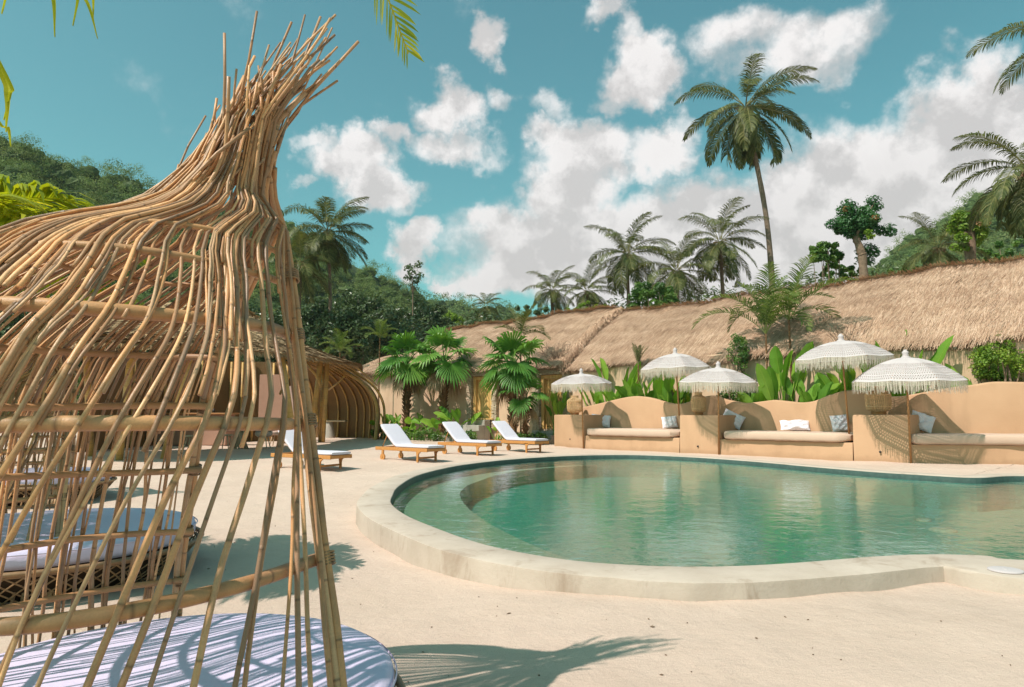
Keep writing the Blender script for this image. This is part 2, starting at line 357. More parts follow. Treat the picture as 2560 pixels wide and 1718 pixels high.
t.n('OutputWorld', {0: ms})
# ================================================================ pool
WL = -.085
I0 = [(978, 1257), (982, 1236), (996, 1215), (1040, 1189), (1106, 1171), (1179, 1158.5), (1289, 1147), (1435, 1138.5), (1582, 1136.5), (1728, 1142), (1874, 1152), (2021, 1165), (2167, 1177), (2290, 1185)]
inner = [gpt(x, y)[:2] for x, y in I0]
inner += [np.array(p) for p in [(8.4, 12.55), (9.5, 12.9), (10.9, 12.2), (11.9, 10.4), (11.8, 8.2), (10.3, 6.4), (8., 5.35), (5.9, 5.2)]]
inner += [gpt(x, y)[:2] for x, y in [(2560, 1398), (2460, 1387), (2386, 1384), (2313, 1384), (2167, 1391), (2021, 1403), (1874, 1412), (1728, 1415), (1582, 1411), (1435, 1400), (1289, 1377), (1179, 1350), (1069, 1310), (1011, 1284)]]
INN = catmull(inner, 9, True)
def offset_loop(P, d):
    T = np.roll(P, -1, 0) - np.roll(P, 1, 0); T /= np.linalg.norm(T, axis=1, keepdims=True); N = np.c_[-T[:, 1], T[:, 0]]
    return P + N * (d[:, None] if np.ndim(d) else d)
area = np.sum(INN[:, 0] * np.roll(INN[:, 1], -1) - INN[:, 1] * np.roll(INN[:, 0], -1))
sgn = 1. if area < 0 else -1.
# coping width: .44 m at the near side, .36 at the far side; a wider landing at the corner of the two lobes
wd = .44 - .08 * ss((INN[:, 1] - 8) / 8)
OUT = offset_loop(INN, sgn * wd)
OUT = OUT.copy()
cor = gpt(2359, 1414)[:2]
OP = np.array([gpt(x, y)[:2] for x, y in [(1582, 1449), (1728, 1456), (1874, 1455), (2021, 1445), (2167, 1433), (2313, 1417), (2359, 1414), (2423, 1427), (2496, 1438), (2560, 1445)]] + [(4.2, 4.70), (4.9, 4.60), (5.9, 4.72)])
for i in range(len(OUT)):
    x, y = INN[i]
    if y < 6.2 and OP[0, 0] < x < 5.9: OUT[i] = [x, np.interp(x, OP[:, 0], OP[:, 1])]
near_ = [i for i in range(len(OUT)) if INN[i, 1] < 6.2]
OUT[min(near_, key=lambda i: np.linalg.norm(OUT[i] - cor))] = cor
b = MB(); n = len(INN)
def loop3(P, z): return np.c_[P, np.full(len(P), z)]
e = .025
rows = [loop3(INN, -.9), loop3(INN, -e), loop3(INN + (OUT - INN) * e * .3, -e * .3), loop3(INN + (OUT - INN) * e * 2, 0), loop3(INN * .5 + OUT * .5, .004), loop3(OUT + (INN - OUT) * e * 2, 0), loop3(OUT + (INN - OUT) * e * .3, -e * .3), loop3(OUT, -e), loop3(OUT + (OUT - INN) * .03, -.5)]
b.grid(np.array(rows), True); pc = struct(b.build('pool_coping', M['coping'], angle=50))
def tile_mat(name, a, c):
    t = NT(name); p = t.gen(); vo = t.n('TexVoronoi', {'Vector': t.mapp(p, (1, 1, 1)), 'Scale': 9.}); f = t.noise(p, 14., 5., .6)
    col = t.mix(vo.outputs['Color'], c4(a), c4(c)); col = t.mix(t.rng(f, .35, .7, 0, .6), col, c4((c[0] * .7, c[1] * .7, c[2] * .7)))
    return t.out(t.pbr(col, .6, None, .3))
M['tile'] = tile_mat('pool_tile', (.028, .255, .185), (.02, .19, .155))
b = MB(); cen = np.array([4., 9.5])
fl = [loop3(OUT * .3 + INN * .7, -.2), loop3(INN * 1., -.2)]
A = []
for s_ in np.linspace(1.01, .0005, 14): A.append(loop3(cen + (INN - cen) * s_, -.62))
b.grid(np.array([loop3(INN - (INN - cen) * .004, -.12), loop3(INN - (INN - cen) * .004, -.62)]), True); b.grid(np.array(A), True)
struct(b.build('pool_basin', M['tile'], smooth=False))
M['band'] = tile_mat('waterline_band', (.075, .115, .10), (.05, .085, .075))  # dark green band round the inner wall at the water level
b = MB(); b.grid(np.array([loop3(INN - (INN - cen) * .0008, -.018), loop3(INN - (INN - cen) * .0012, -.30)]), True); struct(b.build('pool_waterline', M['band'], smooth=False))
# underwater shelf: a crescent at the left and a narrow ledge along the far side
def nearest(p): return int(np.argmin(np.linalg.norm(INN - p, axis=1)))
zs = -.27
i0 = nearest(gpt(1435, 1400)[:2]); i1 = nearest(gpt(2290, 1185)[:2])
idx = [(i0 + k) % n for k in range(((i1 - i0) % n) + 1)]
Wall = INN[idx]
Sk = [gpt(x, y, zs)[:2] for x, y in [(1445, 1403), (1362, 1376), (1289, 1343), (1230, 1313), (1172, 1272), (1150, 1240), (1158, 1222), (1186, 1207), (1271, 1182), (1400, 1168), (1582, 1158), (1728, 1161), (1874, 1171), (2021, 1183), (2167, 1196), (2300, 1204)]]
Sc = catmull(Sk, 12); ls = np.concatenate([[0], np.cumsum(np.linalg.norm(np.diff(Sc, axis=0), axis=1))]); lw = np.concatenate([[0], np.cumsum(np.linalg.norm(np.diff(Wall, axis=0), axis=1))])
q = lw / lw[-1] * ls[-1]; Si = np.c_[np.interp(q, ls, Sc[:, 0]), np.interp(q, ls, Sc[:, 1])]
b = MB(); b.grid(np.array([loop3(Wall, zs), loop3(Wall * .5 + Si * .5, zs), loop3(Si, zs), loop3(Si, -.62)]))
M['shelf'] = tile_mat('shelf_tile', (.20, .32, .23), (.14, .25, .18))
struct(b.build('pool_shelf', M['shelf'], smooth=False))
# water: closed body, Fresnel surface with ripples, clear inside; its green is put into the tile colours
t = NT('water'); p = t.gen()
w1 = t.noise(t.mapp(p, (1, 1.0, 1)), 3.2, 3., .5, .6); w2 = t.noise(t.mapp(p, (1.2, 1.0, 1)), 15., 3., .55, .5)
nb = t.bump(t.math('ADD', t.math('MULTIPLY', w1, 1.), t.math('MULTIPLY', w2, .22)), .17, .05)
fr = t.n('Fresnel', {'IOR': 1.33, 'Normal': nb}).outputs[0]
gl = t.n('BsdfGlossy', {'Color': (1, 1, 1, 1), 'Roughness': .015, 'Normal': nb}).outputs[0]
tp = t.n('BsdfTransparent', {0: (.93, .98, .96, 1)}).outputs[0]
t.n('OutputMaterial', {0: t.n('MixShader', {0: t.math('MULTIPLY', fr, .48), 1: tp, 2: gl}).outputs[0]})
M['water'] = t.m
b = MB(); Wp = INN + (OUT - INN) * .02
b.grid(np.array([loop3(cen + (Wp - cen) * s_, WL) for s_ in (1., .75, .5, .25, .0005)]), True)
b.grid(np.array([loop3(Wp, WL), loop3(Wp, -.70)]), True, flip=True); b.grid(np.array([loop3(cen + (Wp - cen) * s_, -.70) for s_ in (1., .01)]), True, flip=True)
bm = b.build('water', M['water'], smooth=False); struct(bm)
# ================================================================ sand sheet round the pool, out to the horizon
M['ground2'] = None
sc_ = np.concatenate([[.985], np.linspace(1.0, 1.02, 3), 1.02 + np.cumsum(np.full(60, .03)), [3.1, 3.5, 4, 5, 7, 10, 16, 25, 40, 62]])
OD = OUT[np.arange(0, len(OUT))]
cg = np.array([4.6, 9.3]); rows = []
for s_ in sc_:
    P = cg + (OD - cg) * s_; far = ss((s_ - 3) / 4); rad = np.linalg.norm(OD - cg, axis=1).mean()
    un = (OD - cg) / np.linalg.norm(OD - cg, axis=1, keepdims=True); P = P * (1 - far) + (cg + un * rad * s_) * far
    x, y = P[:, 0], P[:, 1]; z = gz(x, y)
    z = z + .012 * np.sin(x * 2.3 + 1.3 * np.sin(y * 1.7)) * np.sin(y * 2.9 + x) + .006 * np.sin(x * 7.1 + y * 3.3) * np.sin(y * 6.3 - x * 2)
    z = z - .02 * (s_ < .99); rows.append(np.c_[P, z])
b = MB(); b.grid(np.array(rows), True); struct(b.build('ground', M['sand']))
# round skimmer lid set in the coping, and two pale discs on the floor of the pool
lp = gpt(2514, 1428); b = MB(); b.lathe([(.001, .009), (.10, .009), (.112, .005), (.112, -.002)], 40, (0, 0, 0)); b.lathe([(.001, .0125), (.012, .0125), (.014, .009)], 12)
o = b.build('skimmer_lid', M['canvas']); o.location = (lp[0], lp[1], .006); tag(o, 'round white skimmer lid set flush in the pool coping', 'lid')
for (px, py, r_, lab) in ((2310, 1300, .10, 'small pale disc on the pool floor, the smaller of the two'), (2357, 1325, .17, 'larger pale disc on the pool floor at the right')):
    g = gpt(px, py, -.6); b = MB(); b.lathe([(.001, .03), (r_, .03), (r_ * 1.1, .01), (r_ * 1.1, -.06)], 28); o = b.build('floor_disc', M['shelf']); o.location = (g[0], g[1], -.615); tag(o, lab, 'pool inlet')
# ================================================================ woven canopies and round daybeds
KF = np.array([(-.25, 1.02, 0, 0), (.2, 1.02, 0, 0), (.65, .99, 0, 0), (1.11, .94, 0, 0), (1.40, .85, -.01, 0), (1.58, .74, -.02, 0), (1.70, .62, -.02, 0), (1.78, .51, .0, 0), (1.84, .41, .05, 0), (1.89, .31, .10, 0), (1.95, .235, .14, 0), (2.10, .150, .205, 0), (2.30, .105, .275, 0), (2.50, .095, .43, 0), (2.70, .10, .64, 0), (2.9, .12, .86, 0)])
KFz = KF[:, 0]
def prof(z): return [np.interp(z, KFz, KF[:, k]) for k in (1, 2, 3)]
ZT = 1.9
def _edge(z):                                            # plan positions of the two edges of the opening
    r, cx, cy = [np.interp(ZT, KFz, KF[:, k]) for k in (1, 2, 3)]
    n0 = np.array([cx + r * cos(R(392)), cy + r * sin(R(392))]); n1 = np.array([cx + r * cos(R(52)), cy + r * sin(R(52))])
    f0, f1 = 1.02 * np.array([cos(R(332)), sin(R(332))]), 1.02 * np.array([cos(R(112)), sin(R(112))])
    s0 = np.clip((z + .25) / (ZT + .25), 0, 1)[..., None]; s1 = np.interp(z, [-.25, .4, 1.15, 1.4, 1.68, ZT], [0, .05, .25, .42, .72, 1])[..., None]
    return f0 * (1 - s0) + n0 * s0, f1 * (1 - s1) + n1 * s1
def canopy_pt(u, z):
    u = np.asarray(u, float) + 0 * np.asarray(z, float); z = np.asarray(z, float) + 0 * u
    r0_, cx0, cy0 = prof(z); e0, e1 = _edge(z); c_ = np.stack([cx0, cy0], -1)
    d0, d1 = e0 - c_, e1 - c_; rr0, rr1 = np.linalg.norm(d0, axis=-1), np.linalg.norm(d1, axis=-1)
    a0 = np.arctan2(d0[..., 1], d0[..., 0]); a0 = np.where(a0 < R(-90), a0 + 2 * pi, a0) + 2 * pi; a1 = np.arctan2(d1[..., 1], d1[..., 0])
    hi = ss((z - ZT) / .08); a0 = a0 * (1 - hi) + (R(392) - R(30) * ss((z - 1.95) / .6)) * hi; a1 = a1 * (1 - hi) + (R(52) - R(30) * ss((z - 1.95) / .6)) * hi
    a = a0 + (a1 - a0) * u - R(16) * np.clip((1.6 - z) / 1.85, 0, 1) * ss(u / .2) * (1 - ss((u - .30) / .3))
    zq = z - .075 * np.cos(R(332) - R(220) * u - R(135)) * ss((z - 1.3) / .4) * (1 - ss((z - 2.1) / .4)); r, cx, cy = prof(zq)
    w0 = np.maximum(ss(u / (.24 + .22 * ss((z - 1.15) / .45))), hi); w1 = np.maximum(ss((1 - u) / .20), hi); r = rr0 + (r - rr0) * w0; r = rr1 + (r - rr1) * w1
    return np.stack([cx0 + r * np.cos(a), cy0 + r * np.sin(a), z], -1)
def make_canopy():
    lr = np.random.default_rng(11)
    c = thing('woven_canopy', (0, 0, 0), 'nearest woven rattan canopy with a twisted chimney of loose rod ends', 'canopy', 'woven canopies over the daybeds')
    zz = np.concatenate([np.linspace(-.27, 1.2, 17), np.linspace(1.27, 1.86, 16), np.linspace(1.90, 2.35, 10)])
    rods = []
    zfoot = []; us = []
    for u in (np.arange(54) + lr.uniform(-.34, .34, 54)) / 53: us.append(u); zfoot.append((-.27, 'm'))
    for u in lr.uniform(.52, .99, 44): us.append(u); zfoot.append((-.27, 'b'))
    for u in np.concatenate([lr.uniform(.05, .98, 120), lr.uniform(.16, .5, 64)]):
        if u < .30 and lr.random() < .55: continue
        us.append(u); zfoot.append((lr.choice([1.52, 1.60, 1.66, 1.72]) if u < .15 else lr.choice([1.05, 1.12, 1.2, 1.38, 1.42, 1.5, 1.58, 1.66]), 's'))
    for u in (0., .004, .014, .995, 1.): us.append(u); zfoot.append((-.27, 'p'))
    us = np.clip(us, 0, 1)
    for i, u in enumerate(us):
        z0, kd = zfoot[i]; main = kd in 'mbp'
        ztop = lr.uniform(1.98, 2.3) if lr.random() < .68 else lr.uniform(2.25, 2.54)
        mode = lr.random()
        if mode < .06: ztop = lr.uniform(2.2, 2.3)
        z = np.concatenate([[z0], zz[(zz > z0 + .02) & (zz < ztop - .02)], [ztop]])
        a1, a2, p1, p2 = lr.uniform(.0005, .0045), lr.uniform(.0002, .0012), lr.uniform(0, 6.28), lr.uniform(0, 6.28)
        edge = min(u, 1 - u); amp = ss(edge / .03) * (1 if main else 1.3)
        uu = u + amp * (a1 * np.sin(z * 3.6 + p1) + a2 * np.sin(z * 6.5 + p2)) * (1 - ss((z - 1.6) / .5) * .75)
        if main and lr.random() < .45:                      # pairs that meet at a hoop and part again
            tgt = np.round(u * 30) / 30; uu = uu + (tgt - u) * .85 * amp * np.exp(-((z - lr.choice([.25, .65, .65, 1.11])) / .42) ** 2)
        P = canopy_pt(np.clip(uu, 0, 1), z)
        ro = lr.uniform(-.014, .016); rr, cx, cy = prof(z); rad = P[:, :2] - np.stack([cx, cy], -1); rad /= np.maximum(np.linalg.norm(rad, axis=1, keepdims=True), 1e-6)
        P[:, :2] += rad * (ro * (1 + 0 * z) + lr.uniform(-.04, .015) * ss((z - 1.9) / .3))[:, None]
        kn = np.arange(-.4, 3.2, .22); P += np.stack([np.interp(z, kn, lr.normal(0, .0036 if main else .006, len(kn))) for _ in range(3)], 1) * (.15 + .85 * ss((z - z0) / .2))[:, None]
        # loose tip
        d = unit(P[-1] - P[-3]); out = np.array([*rad[-1], 0]); L = lr.uniform(.04, .20) if mode > .4 else lr.uniform(.2, .36)
        tip = P[-1] + L * unit(d + lr.uniform(-.1, .35) * out + np.array([.15 * lr.uniform(-.6, 1.6), .25 * lr.uniform(-1, 1), .2 * lr.uniform(-.6, 1)]))
        if mode < .10 and out[0] > -.45: tip = P[-1] + L * unit(np.array([lr.normal(.1, .2), lr.normal(0, .25), 1.]) + .1 * out)
        P = np.vstack([P, (P[-1] + tip) / 2 + lr.normal(0, .006, 3), tip])
        rad_ = {'m': lr.uniform(.0055, .0098), 'b': lr.uniform(.0042, .0068), 's': lr.uniform(.0042, .0078), 'p': .0155}[kd]
        rods.append((kd in 'mp', P, rad_ * np.linspace(1.08, .72, len(P)), lr.random()))
    rods.sort(key=lambda x: not x[0])
    for k, (mn, P, r_, s_) in enumerate(rods[:97]):
        b = MB(); b.tube(P, r_, 7, s_); b.build('rod', M['rod'], c)
    b = MB()
    for (mn, P, r_, s_) in rods[97:]: b.tube(P, r_, 6, s_)
    o = b.build('filler_rods', M['rod'], c); o['kind'] = 'stuff'
    for (z, u0, u1, rad, dr) in ((.10, .0, .55, .021, .0), (.648, 0, .56, .0215, .016), (1.118, 0, .56, .0215, .016), (1.45, .0, .55, .021, .014), (1.66, .0, .5, .014, .01), (1.79, .0, .6, .011, -.01),
                             (.0, .5, 1, .014, -.02), (.31, .48, 1, .014, -.03), (.56, .48, 1, .015, -.03), (.87, .47, 1, .016, -.03), (1.18, .46, 1, .017, -.03), (1.42, .45, 1, .016, -.03), (1.60, .45, 1, .014, -.03), (1.76, .5, 1, .011, -.02)):
        uu = np.linspace(u0, u1, 44); P = canopy_pt(uu, np.full(44, z)); rad2 = P[:, :2] / np.maximum(np.linalg.norm(P[:, :2], axis=1, keepdims=True), 1e-6)
        P[:, :2] -= rad2 * (rad + abs(dr) * .5); P[:, 2] += .006 * np.sin(uu * 17 + z * 9)
        if u0 == 0: P[0] += (P[0] - P[1]) * .8
        if u1 == 1: P[-1] += (P[-1] - P[-2]) * .8
        b = MB(); b.tube(P, rad, 10, lr.random()); b.build('hoop', M['hoop'], c)
    # bindings of cane where the hoops meet the posts
    for (u, z, rad) in ((0, .648, .03), (0, 1.118, .032), (0, 1.45, .03), (1, .31, .026), (1, .56, .026), (1, .87, .026), (1, 1.18, .028), (1, 1.42, .026), (.004, 1.70, .04)):
        p = canopy_pt(np.array([u]), np.array([z]))[0]; p2 = canopy_pt(np.array([u]), np.array([z + .05]))[0]; ax = unit(p2 - p)
        b = MB(); a = np.linspace(0, 2 * pi * 5, 70); x = unit(np.cross(ax, [0, 1, .2])); y = np.cross(ax, x)
        P = p + (np.cos(a)[:, None] * x + np.sin(a)[:, None] * y) * rad + ax * np.linspace(-.025, .025, 70)[:, None]; b.tube(P, .0045, 5, .3); b.build('cane_binding', M['basket'], c)
    return c
def make_daybed():
    lr = np.random.default_rng(5)
    d = thing('round_daybed', (0, 0, 0), 'nearest round daybed with a white mattress under the large woven canopy', 'daybed', 'round wicker daybeds')
    b = MB(); RR = .88
    b.lathe([(.001, .40), (.5, .404), (.78, .402), (.845, .396), (.872, .378), (.88, .35), (.878, .30), (.868, .272), (.84, .262), (.001, .262)], 96); b.build('mattress', M['mattress'], d)
    b = MB(); b.lathe([(RR + .006, .372), (RR + .012, .366), (RR + .006, .36)], 96); b.build('piping', M['mattress'], [o for o in COL.objects if o.name.startswith('mattress') and o.parent == d][0])
    b = MB(); b.lathe([(.80, .235), (.76, .13), (.66, 0.), (.55, -.02)], 64); b.lathe([(.85, .262), (.80, .235)], 64); b.build('dark_shell', M['inside'], d)  # near-black shell added behind the lattice for the basket's dark inside
    b = MB()
    for k in range(64):
        for sg in (-1, 1):
            th = 2 * pi * k / 64 + lr.uniform(-.02, .02); tt = np.linspace(0, 1, 7); a = th + sg * .32 * tt
            r_ = .70 + .215 * tt ** .75; z = -.01 + .26 * tt; b.tube(np.c_[r_ * np.cos(a), r_ * np.sin(a), z], .0052, 5, lr.random())
    b.build('wicker_lattice', M['basket'], d)
    for (r_, z, q) in ((.92, .255, .017), (.895, .232, .011), (.70, -.0, .014)):
        a = np.linspace(0, 2 * pi, 65); b = MB(); b.tube(np.c_[r_ * np.cos(a), r_ * np.sin(a), 0 * a + z], q, 8, .4, False); b.build('wicker_rim', M['basket'], d)
    return d
cano = make_canopy(); cano.location = (-1.32, 2.64, 0)
bed = make_daybed(); bed.location = (-1.34, 2.72, -.25)
bed2 = dup(bed, (-3.98, 5.95, -.235), 1.1, (1.33, 1.33, 1.08), 'second round daybed with white mattress on dark wicker basket, just behind the nearest canopy')
can2 = dup(cano, (-4.35, 5.95, -.03), -.15, (1.2, 1.2, .80), 'second woven rattan canopy, standing over the daybed behind the nearest one')
bed3 = dup(bed, (-7.5, 10.9, -.2), .6, (1.2, 1.2, 1.08), 'farthest round daybed, small behind the rods near the bamboo bar')
can3 = dup(cano, (-7.5, 10.9, .03), -.25, (1.15, 1.15, .82), 'farthest woven rattan canopy, half hidden behind the nearer rods')
# ================================================================ sun loungers
def make_lounger():
    L = thing('sun_lounger', (0, 0, 0), 'x', 'sun lounger', 'teak sun loungers by the pool')
    # local: origin under the front legs' middle, +y to the head; length 1.95, width .66
    fr = MB(); zt = .30
    for sx in (-1, 1): fr.box((sx * .315, .62, zt), (.04, 1.92, .085), bev=.008)
    fr.box((0, -.32, zt), (.59, .035, .07), bev=.006); fr.box((0, 1.56, zt), (.59, .035, .07), bev=.006)
    for k in range(9): fr.box((0, -.25 + .115 * k, zt + .035), (.585, .075, .016), bev=.004)
    fr.build('frame', M['teak'], L, False)
    for sx in (-1, 1):
        b = MB(); zs_ = np.array([0, .10, .17, .21, .24, .262]); hw = np.array([.026, .026, .028, .038, .058, .085])
        A = [[(sx * .315 + a * .02, bb * h - .02 * (h > .05), z) for a, bb in ((-1, -1), (1, -1), (1, 1), (-1, 1))] for z, h in zip(zs_, hw)]
        b.grid(np.array(A), True); b.box((sx * .315, -.01, .272), (.04, .15, .02)); b.build('leg', M['teak'], L, False)
        b = MB(); b.tube([(sx * .315 - .018, 1.30, .085), (sx * .315 + .018, 1.30, .085)], .085, 24); b.tube([(sx * .315 - .026, 1.30, .085), (sx * .315 + .026, 1.30, .085)], .022, 12)
        w = b.build('wheel', M['teak'], L, False); b = MB(); b.box((sx * .315 - sx * .0, 1.30, .19), (.034, .075, .16), bev=.004); b.build('wheel_bracket', M['teak'], L, False)
    b = MB(); b.box((0, .0, .10), (.60, .03, .045), bev=.005); b.build('stretcher', M['teak'], L, False)
    ang = R(42); cy, sy = cos(ang), sin(ang); hx = np.array([0, .86, zt + .05]); ax = np.array([[1, 0, 0], [0, cy, sy], [0, -sy, cy]])
    b = MB()
    for sx in (-1, 1): b.box(hx + ax.T @ np.array([sx * .27, .36, 0]), (.035, .74, .03), ax)
    for k in range(6): b.box(hx + ax.T @ np.array([0, .08 + .125 * k, 0]), (.52, .07, .016), ax)
    b.build('backrest', M['teak'], L, False)
    for sx in (-1, 1):
        b = MB(); p = hx + ax.T @ np.array([sx * .25, .46, -.02]); b.tube([p, (sx * .25, 1.40, zt + .02)], .011, 6); b.build('prop', M['teak'], L)
    # mattress: one long pad bent at the hinge
    b = MB(); pth = []
    for y in np.linspace(-.34, .80, 9): pth.append((y, zt + .078))
    for k in np.linspace(.06, .80, 8): pth.append((hx[1] + cy * k - sy * .03, hx[2] + sy * k + cy * .032))
    pth = np.array(pth); T = np.gradient(pth, axis=0); T /= np.linalg.norm(T, axis=1, keepdims=True); Nn = np.c_[-T[:, 1], T[:, 0]]
    hw, th = .315, .036; sec = []
    for a in np.linspace(0, 2 * pi, 20, endpoint=False):
        ca, sa = cos(a), sin(a); sec.append((np.sign(ca) * abs(ca) ** .28 * hw, np.sign(sa) * abs(sa) ** .42 * th))
    A = []
    for k, (c_, nn) in enumerate(zip(pth, Nn)):
        e_ = .93 if k in (0, len(pth) - 1) else 1.; q_ = .72 if k in (0, len(pth) - 1, 9) else 1.
        A.append([(x * e_, c_[0] + nn[0] * z * q_, c_[1] + nn[1] * z * q_) for x, z in sec])
    A = np.array(A); b.grid(A, True)
    for row in (A[0], A[-1]): b.grid(np.array([row, row * .02 + row.mean(0) * .98]), True)
    b.build('cushion', M['white'], L, True, 60); return L
lou = make_lounger()
for k, (fa, fb, zg, ang, lab) in enumerate([((794, 1180), (856, 1174.6), -.13, 47, 'white cushioned teak sun lounger half hidden behind the canopy post'), ((1043.6, 1159.6), (1090, 1154), -.09, 46, 'white cushioned teak sun lounger in front of the curved bamboo wall, nearest the pool'),
                                       ((1194, 1143), (1231.7, 1138), -.05, 48, 'white cushioned teak sun lounger between two others, in front of the steps'), ((1318, 1134), (1349, 1130), -.03, 49, 'white cushioned teak sun lounger closest to the plaster benches')]):
    m = ((fa[0] + fb[0]) / 2, (fa[1] + fb[1]) / 2); p = gpt(m[0], m[1], zg); o = lou if k == 0 else dup(lou)
    az_ = math.atan2(p[0], p[1]); o.location = (p[0], p[1], gz(p[0], p[1])); o.rotation_euler = (0, 0, R(ang) - az_ * .8); o['label'] = lab
# ================================================================ plaster benches
BP = np.array([gpt(x, y)[:2] for x, y in [(1386, 1113), (1460.5, 1120), (1700, 1130), (1799, 1134.5), (2135, 1149.5), (2279, 1156), (2560, 1160)]] + [(14.6, 14.6)])
def poff(P, d):                                        # offset a polyline to its left-back side
    T = np.gradient(P, axis=0); T /= np.linalg.norm(T, axis=1, keepdims=True); N = np.c_[-T[:, 1], T[:, 0]]; N[N[:, 1] < 0] *= -1; return P + N * d
MAIN = BP[1:]; axm = unit(MAIN[4] - MAIN[0]); nrm = np.array([-axm[1], axm[0]]); nrm = nrm if nrm[1] > 0 else -nrm
DEP = 1.3
BACK = MAIN + nrm * DEP; BACK = np.vstack([BACK[0] - axm * 1.35, BACK]); BACK[0] = BACK[1] + (BP[0] - BP[1]) * .62
def hit(px, P):                                        # where the sight line of a column meets a plan polyline
    m = ray(px, 1033)[0]; P = np.asarray(P, float); P = np.vstack([P[0] + (P[0] - P[1]) * 9, P, P[-1] + (P[-1] - P[-2]) * 3])
    for a, c in zip(P[:-1], P[1:]):
        d = c - a; den = d[0] - m * d[1]
        if abs(den) < 1e-9: continue
        t_ = (m * a[1] - a[0]) / den
        if -1e-6 <= t_ <= 1 + 1e-6: return a + d * t_
    return None
bw = thing('plaster_bench', (MAIN[2][0], MAIN[2][1], 0), 'long ochre plaster lounge bench with a wavy back wall beside the pool', 'bench')
def loc(P): return np.asarray(P, float) - np.array([MAIN[2][0], MAIN[2][1]])
top = [(1440, 1023), (1460, 1017), (1490, 1010), (1522, 1002.5), (1560, 994), (1588, 990.5), (1612, 992), (1637, 997), (1668, 1006), (1694, 1010), (1720, 1005), (1745, 996), (1775, 989), (1795, 991), (1809, 997), (1835, 1003), (1861, 1007), (1885, 1006), (1924, 1001), (1940, 1000), (1970, 1003), (2000, 1006), (2022, 1005), (2043, 1000), (2075, 987), (2112, 977), (2140, 975), (2167, 977), (2197, 985), (2227, 991), (2255, 990), (2287, 985), (2330, 978), (2371, 971), (2410, 965), (2445, 961), (2475, 956), (2503, 954), (2560, 955), (2640, 957)]
rows = []
for px, py in catmull(np.array(top, float), 4):
    h = hit(px, BACK)
    if h is None: continue
    if px > 2560: h = BACK[-1]*((px-2560)/80.) + hit(2560, BACK)*(1-(px-2560)/80.)
    z = at(px, py, h[1])[2]; rows.append((h, z))
Pb = np.array([r[0] for r in rows]); Zt = np.array([r[1] for r in rows]); Th = .22
T = np.gradient(Pb, axis=0); T /= np.linalg.norm(T, axis=1, keepdims=True); Nb = np.c_[-T[:, 1], T[:, 0]]; Nb[Nb[:, 1] < 0] *= -1
b = MB(); sec = [(0, -9), (0, -.05), (.02, -.015), (.06, 0), (Th - .06, 0), (Th - .02, -.015), (Th, -.05), (Th, -9)]
A = np.array([[[*(loc(p) + nn * o), max(z + dz, -.1)] for o, dz in sec] for p, z, nn in zip(Pb, Zt, Nb)]); b.grid(A, flip=True)
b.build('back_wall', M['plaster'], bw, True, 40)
def block(P0, P1, z1, depth, batter=.0, name='side_block', zb=-.1, inset=0.):
    b = MB(); a = unit(P1 - P0); nn = nrm; f0, f1 = loc(P0), loc(P1); bb = .03
    ring = [f0, f1, f1 + nn * depth, f0 + nn * depth]
    R_ = np.array(ring); c = R_.mean(0); L = []
    for z, k in ((zb, 0), (z1 - bb, 1), (z1 - bb * .3, 1), (z1, 1)):
        ins = {z1 - bb * .3: bb * .3, z1: bb}.get(z, 0.)
        Q_ = [p + (c - p) / np.linalg.norm(c - p) * ins * 1.4 + nn * batter * ((z - zb) / (z1 - zb)) * (i < 2) for i, p in enumerate(R_)]
        L.append([(*q, z) for q in Q_])
    L.append([(*((1 - .98) * q + .98 * c), z1) for q in [np.array(x[:2]) for x in L[-1]]])
    b.grid(np.array(L), True); return b.build(name, M['plaster'], bw, True, 40)
BH = 1.09
# left block has its own side face
b = MB(); q0, q1 = loc(BP[0]), loc(BP[1]); dd = nrm * 1.26
ringb = np.array([q0, q1, q1 + dd, q0 + dd]); cc = ringb.mean(0); L = []
for z, ins in ((-.1, 0), (BH - .03, 0), (BH - .01, .012), (BH, .04)): L.append([(*(p + unit(cc - p) * ins), z) for p in ringb])
L.append([(*(p * .02 + cc * .98), BH) for p in ringb]); b.grid(np.array(L), True); b.build('side_block', M['plaster'], bw, True, 40)
block(MAIN[1], MAIN[2], BH, 1.28, .05); block(MAIN[3], MAIN[4], BH + .02, 1.28, .05)
PL = .41
cush = []
for k, (i, j) in enumerate(((0, 1), (2, 3), (4, 6))):
    if j == 6:
        # the last plinth follows a bend
        P = [MAIN[4], MAIN[5], MAIN[6]]; b = MB(); f = [loc(p) for p in P]; bk = [p + nrm * 1.28 for p in f]
        A = [[(*p, -.1) for p in f], [(*(p + nrm * .05), PL) for p in f], [(*p, PL) for p in bk]]; b.grid(np.array(A), flip=True); b.build('plinth', M['plaster'], bw, False)
    else: block(MAIN[i] + axm * .0, MAIN[j] - axm * .03, PL, 1.28, .05, 'plinth')
